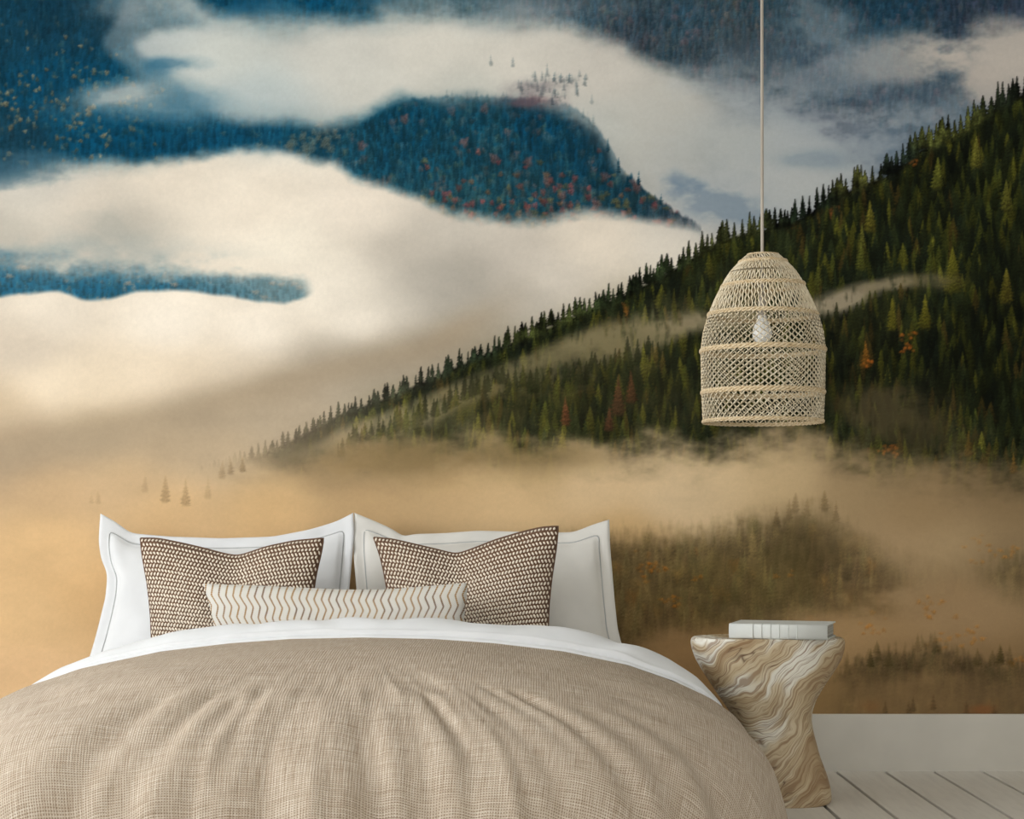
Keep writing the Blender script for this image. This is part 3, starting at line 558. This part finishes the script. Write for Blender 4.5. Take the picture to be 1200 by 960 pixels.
tag(dv, 'oatmeal woven linen duvet draped over the bed down its sides and foot', 'duvet')
def csz(off): return float(np.interp(abs(off), CS[:, 0], CS[:, 1]))
# dark rolled edge of the duvet where it meets the white sheet
path = [(XC+o_, 4.998, csz(o_)+.001) for o_ in np.linspace(-1.04, 1.04, 121)]
V, F_ = tubes([path], .0028, 5); mesh_obj('edge_piping', V, F_, plain('brown_edge', (96, 80, 64)), dv)
# white sheet turned back over the duvet: a puffy roll following the same line
SH = [(-1.045, .004), (-.98, .022), (-.88, .028), (-.72, .036), (-.54, .045), (-.3, .049), (0, .05), (.3, .05), (.5, .058), (.72, .06), (.86, .052), (.95, .04), (1.0, .026), (1.045, .004)]
def sheet(off0, off1, lift, y0, y1, yend, n=160, m=26, seed=2, lumps=.006):
    rng = np.random.default_rng(seed); V = []; F_ = []
    a = smooth_noise1(n, 9, rng); b = smooth_noise1(n, 21, rng); c_ = smooth_noise1(n, 5, rng)
    xs_ = np.linspace(off0, off1, n)
    for i, o_ in enumerate(xs_):
        h = lift(o_); z0 = csz(o_)
        for j in range(m):
            u = j/(m-1); ang = math.pi*(1-u)
            y = (y0+y1)/2-math.cos(math.pi-ang)*0+(y1-y0)/2*(-math.cos(ang)*-1 if False else -math.cos(math.pi*u))
            s_ = max(.5*math.sin(math.pi*min(u/.3, 1))**.5 if u < .3 else 0, math.sin(math.pi*(u-.22)/.78)**.6 if .22 < u < 1 else 0)
            z = z0+h*s_*(1+.25*math.sin(u*9+3*b[i]*4)*.4)+lumps*(a[i]*math.sin(u*7+b[i]*9)+.5*c_[i])*s_
            if u > .5: z -= (u-.5)*2*yend
            V.append((XC+o_, y, z))
    for i in range(n-1):
        for j in range(m-1): k = i*m+j; F_.append((k, k+m, k+m+1, k+1))
    return V, F_
lift = lambda o_: float(np.interp(o_, [p[0] for p in SH], [p[1] for p in SH]))
V, F_ = sheet(-1.045, 1.045, lift, 5.003, 5.2, .02)
sh = mesh_obj('top_sheet', V, F_, M_white); tag(sh, 'white cotton sheet turned back in a soft roll above the duvet edge', 'sheet')
md = sh.modifiers.new('thickness', 'SOLIDIFY'); md.thickness = .004; md.offset = -1
V, F_ = sheet(-1.04, 1.04, lambda o_: .013*min(1, (1.045-abs(o_))*8), 4.99, 5.03, 0, m=10, seed=8, lumps=.002)
mesh_obj('hem', V, F_, M_white, sh)
path = [(XC+o_, 5.022, csz(o_)+.62*lift(o_)+.004*math.sin(o_*9)) for o_ in np.linspace(-1.0, 1.0, 121)]

# ---- cushions: outlines at their own distance, stuffed to real depth ------------------------
def resample(pts, n, sm=3):
    p = np.array(pts, float); d = np.concatenate([[0], np.cumsum(np.hypot(*np.diff(p, axis=0).T))]); t_ = np.linspace(0, d[-1], n)
    q_ = np.stack([np.interp(t_, d, p[:, 0]), np.interp(t_, d, p[:, 1])], 1)
    for _ in range(sm): q_[1:-1] = (q_[:-2]+2*q_[1:-1]+q_[2:])/4
    return q_
def cushion_grid(top, right, bottom, left, yb, yt, T, n=56, m=40, flange=(0, 0, 0, 0), power=.5, wrinkle=.004, seed=1, dent=None, flat_bottom=0):
    rng = np.random.default_rng(seed)
    Tp, Bp, Lp, Rp = resample(top, n), resample(bottom, n), resample(left, m), resample(right, m)
    def n2(ca, cb):
        g = rng.random((int(n/ca)+4, int(m/cb)+4)); X = np.arange(n)/ca; Y = np.arange(m)/cb
        i = X.astype(int); j = Y.astype(int); a = X-i; b = Y-j; a = (a*a*(3-2*a))[:, None]; b = b*b*(3-2*b)
        return (g[i][:, j]*(1-a)+g[i+1][:, j]*a)*(1-b)+(g[i][:, j+1]*(1-a)+g[i+1][:, j+1]*a)*b-.5
    wr = n2(9, 7)+.5*n2(4, 4)
    G = []; fl_, ft, fr_, fb = flange
    for i in range(n):
        u = i/(n-1); rowp = []
        for j in range(m):
            v = j/(m-1)                                   # 0 at the top
            c00, c10, c01, c11 = Tp[0], Tp[-1], Bp[0], Bp[-1]
            p = (1-v)*Tp[i]+v*Bp[i]+(1-u)*Lp[j]+u*Rp[j]-((1-u)*(1-v)*c00+u*(1-v)*c10+(1-u)*v*c01+u*v*c11)
            uu = min(1, max(0, (u-fl_)/(1-fl_-fr_))); vv = min(1, max(0, (v-ft)/(1-ft-fb)))
            k = 16*uu*(1-uu)*vv*(1-vv); h = T*k**power if k > 0 else 0
            if dent: h *= 1-dent[2]*math.exp(-((u-dent[0])/dent[3])**2-(v/dent[1])**2)
            Y = yt+(yb-yt)*v
            rowp.append((P(p[0], p[1], Y), h+.003, wrinkle*wr[i, j]*(1 if k > 0 else 2.0)))
        G.append(rowp)
    return G
def cushion_mesh(G, wd, ht):
    n, m = len(G), len(G[0]); V = []; UV = []; F_ = []
    for s_ in (-1, 1):
        for i in range(n):
            for j in range(m):
                p, h, wv_ = G[i][j]; edge = i in (0, n-1) or j in (0, m-1)
                V.append((p.x, p.y+s_*(h if not edge else .0015)+wv_, p.z)); UV.append((i/(n-1)*wd, (1-j/(m-1))*ht))
    N = n*m
    for i in range(n-1):
        for j in range(m-1):
            a = i*m+j; F_.append((a, a+1, a+m+1, a+m)); F_.append((N+a, N+a+m, N+a+m+1, N+a+1))
    ring = [i*m for i in range(n)]+[(n-1)*m+j for j in range(1, m)]+[i*m+m-1 for i in range(n-2, -1, -1)]+[j for j in range(m-2, 0, -1)]
    for k in range(len(ring)):
        a, b = ring[k], ring[(k+1) % len(ring)]; F_.append((a, b, N+b, N+a))
    return V, F_, UV
def rest(o):                                # keep the underside from sinking into the mattress
    pass
def white_pillow(label, top, right, bottom, left, mat, seed, fl_):
    G = cushion_grid(top, right, bottom, left, 5.66, 5.85, .085, n=70, m=48, flange=fl_, power=.42, wrinkle=.007, seed=seed)
    V, F_, UV = cushion_mesh(G, .8, .45)
    root = tag(empty('pillow', (sum(v[0] for v in V)/len(V), 5.7, .43)), label, 'pillow', 'white flanged pillows')
    o = mesh_obj('pillowcase', V, F_, mat, uvs=UV); o.parent = root; o.matrix_parent_inverse = root.matrix_basis.inverted()
    n, m = len(G), len(G[0])
    i0 = int(round(fl_[0]*(n-1))); i1 = int(round((1-fl_[2])*(n-1))); j0 = int(round(fl_[1]*(m-1)))
    loop = [(i0, j) for j in range(m-1, j0, -1)]+[(i, j0) for i in range(i0, i1)]+[(i1, j) for j in range(j0, m)]
    pts = [G[i][j][0]+Vector((0, -G[i][j][1]+G[i][j][2]-.001, 0)) for i, j in loop]
    for _ in range(2): pts = [pts[0]]+[(pts[k-1]+pts[k]*2+pts[k+1])/4 for k in range(1, len(pts)-1)]+[pts[-1]]
    V, F_ = tubes([pts], .0022, 5); o = mesh_obj('piping', V, F_, M_pipe); o.parent = root; o.matrix_parent_inverse = root.matrix_basis.inverted()
white_pillow('white flanged pillow leaning on the mural behind the left patterned cushion',
    [(118, 602), (135, 611), (153, 625), (200, 629), (260, 631), (320, 629), (362, 621), (395, 611), (414, 601)],
    [(414, 601), (415, 625), (413.5, 645), (409, 692), (406, 771)], [(105, 771), (406, 771)], [(118, 602), (116, 635), (118, 655), (126, 672), (124, 700), (115, 735), (105, 771)], M_white, 3, (.05, .09, .045, .0))
white_pillow('white flanged pillow leaning on the mural behind the right patterned cushion',
    [(415, 601), (440, 611), (462, 621), (473, 630), (482, 626), (520, 625), (560, 622), (640, 624), (672, 624), (697, 614), (714, 609)],
    [(714, 609), (715, 640), (720, 700), (724, 738), (733, 771)], [(422, 771), (733, 771)], [(415, 601), (414, 625), (414, 645), (418, 692), (422, 771)], M_white_shaded, 7, (.045, .09, .045, .0))
# chunky woven cushions: brown ground with rows of cream nubs standing proud
M_brown = cloth('brown_wool', (108, 82, 64), 400, .3); M_cream = cloth('cream_wool', (240, 228, 210), 400, .3)
def nub_shape():
    V = []; F_ = []
    for r_, x in ((.0, -1), (.8, -.55), (1, .0), (.8, .55), (.0, 1)):
        for k in range(5): V.append((x, r_*math.cos(k*1.2566), r_*math.sin(k*1.2566)))
    for a in range(4):
        for k in range(5): F_.append((a*5+k, a*5+(k+1) % 5, (a+1)*5+(k+1) % 5, (a+1)*5+k))
    return V, F_
NV_, NF_ = nub_shape()
def patterned_cushion(label, top, right, bottom, left, yb, yt, seed, dent):
    G = cushion_grid(top, right, bottom, left, yb, yt, .075, n=54, m=36, power=.45, wrinkle=.004, seed=seed, dent=dent)
    V, F_, UV = cushion_mesh(G, .5, .35)
    root = tag(empty('cushion', (sum(v[0] for v in V)/len(V), yb, .45)), label, 'cushion', 'brown and cream woven cushions')
    o = mesh_obj('cover', V, F_, M_brown, uvs=UV); o.parent = root; o.matrix_parent_inverse = root.matrix_basis.inverted()
    n, m = 54, 36; A = np.array([[(V[i*m+j]) for j in range(m)] for i in range(n)])
    C2, R2_ = 50, 30
    def at(u, v):
        x = min(max(u, 0), .9999)*(n-1); y = min(max(v, 0), .9999)*(m-1); i, j = int(x), int(y); a, b = x-i, y-j
        return (A[i, j]*(1-a)+A[i+1, j]*a)*(1-b)+(A[i, j+1]*(1-a)+A[i+1, j+1]*a)*b
    rng = np.random.default_rng(seed); VV = []; FF = []
    for r_ in range(R2_):
        for c_ in range(C2):
            u = (c_+.5+.5*(r_ % 2))/(C2+.5); v = (r_+.5)/R2_
            if u > .995: continue
            p = Vector(at(u, v)); du = (Vector(at(u+.012, v))-Vector(at(u-.012, v))).normalized(); dv_ = (Vector(at(u, v+.015))-Vector(at(u, v-.015))).normalized()
            nn = du.cross(dv_).normalized()
            if nn.y > 0: nn = -nn
            s_ = 1 if (c_+r_//2) % 2 else -1
            ax = (du*(.5 if r_ % 2 else -.42)+dv_*.8).normalized(); bx = nn.cross(ax)
            k = rng.uniform(.85, 1.15); b = len(VV)
            for q_ in NV_: VV.append(p+nn*.0012+ax*q_[0]*.0066*k+bx*q_[1]*.0038+nn*q_[2]*.003)
            FF += [tuple(b+i for i in f_) for f_ in NF_]
    o = tag(mesh_obj('woven_nubs', VV, FF, M_cream), kind='stuff'); o.parent = root; o.matrix_parent_inverse = root.matrix_basis.inverted()
    ed = [V[i*m] for i in range(n)]+[V[(n-1)*m+j] for j in range(1, m)]
    ed2 = [V[j] for j in range(m)]
    V3, F3 = tubes([ed, ed2], .003, 5); o = mesh_obj('seam', V3, F3, M_brown); o.parent = root; o.matrix_parent_inverse = root.matrix_basis.inverted()
patterned_cushion('brown and cream woven cushion with a dented top, left of the two',
    [(165, 631), (185, 631), (210, 636), (240, 643), (262, 649), (278, 652), (292, 648), (312, 641), (345, 634), (379, 631)],
    [(379, 631), (376, 650), (370, 675), (366, 705), (363, 777)], [(180, 777), (363, 777)], [(165, 631), (167, 650), (172, 680), (176, 712), (180, 777)], 5.43, 5.52, 3, (.53, .8, .45, .16))
patterned_cushion('brown and cream woven cushion with a tall right corner, right of the two',
    [(438, 630), (460, 632), (490, 639), (515, 645), (535, 650), (555, 643), (580, 633), (610, 624), (635, 618), (654, 617)],
    [(654, 617), (652, 640), (646, 680), (643, 710), (641, 777)], [(464, 777), (641, 777)], [(438, 630), (445, 650), (450, 670), (456, 705), (464, 777)], 5.43, 5.52, 6, (.45, .8, .45, .16))
# long bolster with ochre zigzags
t = NT('zigzag_cotton', .92, .12); tc = t.coord('UV'); sp = t.n('ShaderNodeSeparateXYZ'); t.t.links.new(tc, sp.inputs[0])
tri = t.math('PINGPONG', sp.outputs[1], .031); zx = t.math('ADD', sp.outputs[0], t.math('MULTIPLY', tri, .42))
zx = t.math('ADD', zx, t.math('MULTIPLY', t.noise(tc, 22, 2), .006))
dd = t.math('ABSOLUTE', t.math('SUBTRACT', t.math('FRACT', t.math('DIVIDE', zx, .0222)), .5))
line = t.math('LESS_THAN', dd, .12); dash = t.math('LESS_THAN', t.math('FRACT', t.math('DIVIDE', sp.outputs[1], .0062)), .78)
cc_ = t.ramp(t.noise(tc, 14, 2), [(.35, (104, 74, 42)), (.5, (146, 108, 44)), (.65, (156, 118, 54))])
pit = t.math('MULTIPLY', t.math('SINE', t.math('MULTIPLY', sp.outputs[0], 1100)), t.math('SINE', t.math('MULTIPLY', sp.outputs[1], 1100)))
t.base(t.mix(t.math('MULTIPLY', line, dash), t.ramp(t.math('MULTIPLY_ADD', pit, .5, .5), [(0, (166, 160, 150)), (.4, (212, 209, 202)), (1, (222, 220, 214))]), cc_)).bump(pit, .3, .002)
G = cushion_grid([(238, 684), (260, 685), (300, 686), (400, 691), (450, 691), (500, 687), (548, 683)], [(548, 683), (547, 700), (544, 724), (541, 784)], [(262, 784), (400, 784), (541, 784)], [(238, 684), (243, 700), (247, 715), (262, 784)], 5.27, 5.30, .06, n=60, m=34, power=.45, wrinkle=.003, seed=9)
V, F_, UV = cushion_mesh(G, .785, .25)
o = mesh_obj('lumbar_cushion', V, F_, t.m, uvs=UV); tag(o, 'long white lumbar cushion with ochre zigzag lines in front of the other cushions', 'cushion')

# ---- carved wood side table ------------------------------------------------------------------
DT = 5.33; ST = F/DT
prof = [(940, 857, 968), (938.5, 852, 972), (934, 850, 973.5), (922, 853, 972), (905, 859, 967), (885, 864, 960), (868, 865, 955.5), (855, 864, 952), (843, 860, 950.5), (832, 854, 951.5), (818, 844, 956.5), (803, 834, 965.5), (788, 824, 976), (773, 815, 984.5), (762, 811, 988), (753, 809.5, 989), (749, 810.5, 988), (747, 813, 985)]
# bottom of the drawn outline sits a little in front of the centre, hence the row shift towards the floor
V = []; F_ = []; NS = 96; zs = []
dense = []
pa = np.array(prof, float); tt = np.linspace(0, len(pa)-1, 90)
for k in tt: dense.append([np.interp(k, range(len(pa)), pa[:, c]) for c in range(3)])
dense = np.array(dense)
for _ in range(2): dense[1:-1] = (dense[:-2]+2*dense[1:-1]+dense[2:])/4
rt = np.random.default_rng(3)
for ky, (yy, a, b) in enumerate(dense):
    z = CH+(HZ-yy)/ST; cx = ((a+b)/2-600)/ST; hw = (b-a)/2/ST
    hd = np.interp(z, [0, .25, .494], [.125, .105, .14])
    for k in range(NS):
        g_ = 2*math.pi*k/NS; cs, sn = math.cos(g_), math.sin(g_); e = 2/2.5
        gx_ = math.copysign(abs(cs)**e, cs); gy_ = math.copysign(abs(sn)**e, sn)
        crease = -.012*math.exp(-((math.sin(g_/2-1.05+z*1.6))/.05)**2)*math.exp(-((z-.24)/.12)**2)
        rip = .0035*math.sin(5*g_+z*22+2*math.sin(z*11))*min(1, (.494-z)*12)*min(1, z*14) if z < .49 else 0
        V.append((cx+(hw+rip*.3)*gx_+crease*cs, DT+(hd+rip+crease)*gy_, z))
nr = len(dense)
for i in range(nr-1):
    for k in range(NS): F_.append((i*NS+k, i*NS+(k+1) % NS, (i+1)*NS+(k+1) % NS, (i+1)*NS+k))
zt = V[(nr-1)*NS][2]; zb = V[0][2]
ct = Vector((sum(v[0] for v in V[(nr-1)*NS:])/NS, DT, zt))
rings = [(.93, .0012), (.6, .0015), (.25, .0015)]; last = (nr-1)*NS
for s_, dz in rings:
    b = len(V)
    for k in range(NS): q_ = Vector(V[(nr-1)*NS+k]); V.append(ct+(q_-ct)*s_+Vector((0, 0, dz)))
    for k in range(NS): F_.append((last+k, last+(k+1) % NS, b+(k+1) % NS, b+k))
    last = b
F_.append(tuple(last+k for k in range(NS))); F_.append(tuple(range(NS))[::-1])
V = [(v[0], v[1], v[2]-zb) for v in V]; TABLE_TOP = zt-zb+.0015
t = NT('marbled_wood', .5, .4)
vec = t.coord('Object', (1, .9, 1), (0, math.radians(42), 0))
n1 = t.n('ShaderNodeTexNoise'); t.t.links.new(vec, n1.inputs['Vector']); n1.inputs['Scale'].default_value = 4.2; n1.inputs['Detail'].default_value = 3; n1.inputs['Roughness'].default_value = .55
off = t.n('ShaderNodeVectorMath', operation='MULTIPLY_ADD'); t.t.links.new(n1.outputs['Color'], off.inputs[0]); off.inputs[1].default_value = (.05, .05, .22); t.t.links.new(vec, off.inputs[2])
st_ = t.n('ShaderNodeMapping'); t.t.links.new(off.outputs[0], st_.inputs[0]); st_.inputs['Scale'].default_value = (1.0, 1.0, 6)
broad_ = t.noise(st_.outputs[0], 2.2, 2, .5); st2 = t.n('ShaderNodeMapping'); t.t.links.new(off.outputs[0], st2.inputs[0]); st2.inputs['Scale'].default_value = (2.6, 2.6, 60)
grain = t.noise(st2.outputs[0], 2.6, 5, .62)
ln = t.math('ABSOLUTE', t.math('SUBTRACT', t.math('FRACT', t.math('MULTIPLY', t.noise(st_.outputs[0], 1.6, 3, .6), 11)), .5))
c = t.ramp(broad_, [(.28, (150, 124, 92)), (.42, (178, 156, 122)), (.50, (196, 178, 146)), (.56, (206, 192, 164)), (.60, (224, 220, 206)), (.70, (228, 225, 214)), (.74, (198, 180, 150))])
c = t.mix(t.math('MULTIPLY', t.ramp(grain, [(.42, (1, 1, 1, 1)), (.53, (0, 0, 0, 1))]), .7), c, lin((132, 100, 66)))
lm = t.ramp(ln, [(0, (1, 1, 1, 1)), (.05, (.3, .3, .3, 1)), (.1, (0, 0, 0, 1))]); msk = t.ramp(t.noise(vec, 3.5, 2), [(.46, (0, 0, 0, 1)), (.56, (1, 1, 1, 1))])
c = t.mix(t.math('MULTIPLY', lm, t.math('MULTIPLY', msk, .8)), c, lin((84, 54, 32)))
t.base(c).bump(t.math('ADD', t.math('MULTIPLY', lm, -.6), grain), .35, .004)
tb = mesh_obj('side_table', V, F_, t.m)
tag(tb, 'waisted side table carved from marbled wood standing beside the bed', 'side table')
# ---- white book on the table --------------------------------------------------------------------
BK = empty('book', (0, 0, 0)); tag(BK, 'thick white hardback book with ribbed spine lying on the wooden side table', 'book')
M_bk = plain('white_book_cloth', (208, 211, 207), .6, .015); M_pg = NT('page_edges', .8); vv_ = M_pg.coord('Object', (1, 1, 900)); M_pg.base(M_pg.ramp(M_pg.noise(vv_, 1, 1), [(.35, (128, 128, 122)), (.65, (196, 194, 186))])); M_pg = M_pg.m
BW, BD, BH = .288, .2, .044
box('page_block', -BW/2+.006, BW/2-.006, .008, BD-.005, .004, BH-.004, M_pg, BK, bev=.001)
box('cover', -BW/2, BW/2, .004, BD, 0, .0035, M_bk, BK, bev=.0008); box('cover', -BW/2, BW/2, .004, BD, BH-.0035, BH, M_bk, BK, bev=.0008)
V = []; F_ = []; NSP = 14
for x in (-BW/2, BW/2):
    for k in range(NSP+1):
        g_ = math.pi*k/NSP; V.append((x, .006-.011*math.sin(g_)**.6, BH/2-BH/2*math.cos(g_)))
    for k in range(NSP+1):
        g_ = math.pi*k/NSP; V.append((x, .009-.010*math.sin(g_)**.6, BH/2-(BH/2-.003)*math.cos(g_)))
L_ = 2*(NSP+1)
for k in range(NSP):
    F_.append((k, k+1, L_+k+1, L_+k)); F_.append((NSP+1+k+1, NSP+1+k, L_+NSP+1+k, L_+NSP+1+k+1))
    for b in (0, L_): F_.append((b+k, b+k+1, b+NSP+1+k+1, b+NSP+1+k) if b else (b+k+1, b+k, b+NSP+1+k, b+NSP+1+k+1))
mesh_obj('spine', V, F_, M_bk, BK)
for i in range(6):
    x = -BW/2+BW*(.245+.092*i*.98)
    V, F_ = tubes([[(x, .006-.0118*math.sin(math.pi*k/NSP)**.6, BH/2-(BH/2)*math.cos(math.pi*k/NSP)) for k in range(NSP+1)]], .0014, 6)
    mesh_obj('spine_rib', V, F_, M_bk, BK)
th = math.radians(-17)
fl_ = P(855, 748, 5.245); fr_ = P(969, 751, 5.16); mid = (fl_+fr_)/2
BK.location = (mid.x, mid.y, TABLE_TOP+.0003); BK.rotation_euler = (0, 0, th)

# ---- pendant lamp -----------------------------------------------------------------------------------
DL = 5.2; SL = F/DL; LX = (894-600)/SL
zl = lambda py: CH+(HZ-py)/SL
lamp = tag(empty('pendant_lamp', (LX, DL, zl(497))), 'open woven natural fibre pendant lamp hanging on a long cord above the side table', 'pendant lamp')
def lp(o): o.parent = lamp; o.matrix_parent_inverse = lamp.matrix_basis.inverted(); return o
t = NT('natural_cord', .8, .2); t.base(t.ramp(t.noise(t.coord(), 160, 3, .6), [(.3, (178, 152, 112)), (.5, (208, 188, 154)), (.7, (226, 212, 184))])).bump(t.noise(t.coord(), 500, 2), .3, .002); M_rope = t.m
M_net = NT('pale_fibre', .8, .2); M_net.base(M_net.ramp(M_net.noise(M_net.coord(), 60, 3), [(.3, (208, 192, 160)), (.7, (236, 226, 202))])); M_net = M_net.m
PR = [(299, 18), (302, 22), (307, 27), (312, 32), (318, 37.5), (327, 43.5), (337, 49), (352, 56.5), (369, 63.5), (390, 69.5), (410, 72), (430, 71.5), (460, 71), (480, 70), (495, 69.5)]
PRy = [p[0] for p in PR]; PRr = [p[1] for p in PR]
def rad(py): return float(np.interp(py, PRy, PRr))/SL
def braid(py, rpx, thick, tilt=0):
    n = 200; paths = []
    for s_ in range(3):
        pts = []
        for k in range(n):
            g_ = 2*math.pi*k/n; ph = g_*22+s_*2*math.pi/3
            R = rpx/SL+.0018*math.cos(ph); z = zl(py)+thick*math.sin(ph)+tilt*math.cos(g_)
            pts.append((LX+R*math.cos(g_), DL+R*math.sin(g_), z))
        paths.append(pts)
    V, F_ = tubes(paths, thick*.75, 5, closed=True); return lp(mesh_obj('braided_ring', V, F_, M_rope))
for py, rp, th_, ti in ((299, 18, .0022, 0), (307.5, 27.5, .0038, .001), (335, 48, .004, .003), (369, 63.5, .0042, -.001), (411, 72.3, .0048, .001), (460, 71, .005, 0), (494, 69.8, .0038, 0)): braid(py, rp, th_, ti)
rngl = np.random.default_rng(5)
NC = 96; tiers = [(299, 307, 2), (307, 335, 6), (335, 369, 7), (369, 411, 11), (411, 460, 14), (460, 494, 9)]
for (a, b, rows) in tiers:
    paths = []; slant = rngl.uniform(-.3, .5)
    nc = 48 if a == 299 else NC
    for c_ in range(nc):
        pts = []
        for r_ in range(rows*2+1):
            py = a+(b-a)*r_/(rows*2); zz_ = [0, 1, 0, -1][r_ % 4] if a >= 369 else [0, .5, 0, -.5][r_ % 4]
            s_ = 1 if c_ % 2 else -1
            g_ = 2*math.pi*(c_+.42*zz_*s_+slant*r_/(rows*2)*4+rngl.uniform(-.05, .05))/nc
            R = rad(py)+.0008*s_*(1 if zz_ else 0); pts.append((LX+R*math.cos(g_), DL+R*math.sin(g_), zl(py)))
        paths.append(pts)
    V, F_ = tubes(paths, (.00215 if a >= 411 else .0019) if a >= 369 else .0019, 4); lp(tag(mesh_obj('woven_net', V, F_, M_net), kind='stuff'))
for g_ in (0, math.pi):                                  # side ribs that carry the rings
    pts = [(LX+rad(py)*math.cos(g_), DL, zl(py)) for py in np.linspace(302, 494, 40)]
    V, F_ = tubes([pts], .0024, 6); lp(mesh_obj('rib', V, F_, M_rope))
M_cordm = plain('fabric_flex', (172, 164, 152), .8); V, F_ = tubes([[(LX-.002, DL, zl(345)), (LX-.002, DL, zl(299)), (LX-.0025, DL, 2.0), (LX-.003, DL, 2.73)]], .0045, 10); lp(mesh_obj('cord', V, F_, M_cordm))
V, F_ = lathe([(.0, 2.75), (.05, 2.75), (.05, 2.735), (.045, 2.722), (.008, 2.716), (0, 2.716)], LX-.003, DL); lp(mesh_obj('ceiling_rose', V, F_, M_frame))
V, F_ = lathe([(0, zl(346)), (.008, zl(346)), (.012, zl(350)), (.012, zl(366)), (.013, zl(368)), (.013, zl(371)), (0, zl(371))], LX-.002, DL); lp(mesh_obj('lamp_holder', V, F_, M_cordm))
M_bulb = plain('frosted_bulb', (240, 240, 236), .15, .01); V, F_ = lathe([(.013, zl(370)), (.014, zl(373)), (.019, zl(378)), (.027, zl(385)), (.0295, zl(390)), (.028, zl(395)), (.021, zl(400)), (.011, zl(402.5)), (0, zl(403))], LX-.002, DL, 28); lp(mesh_obj('bulb', V, F_, M_bulb))
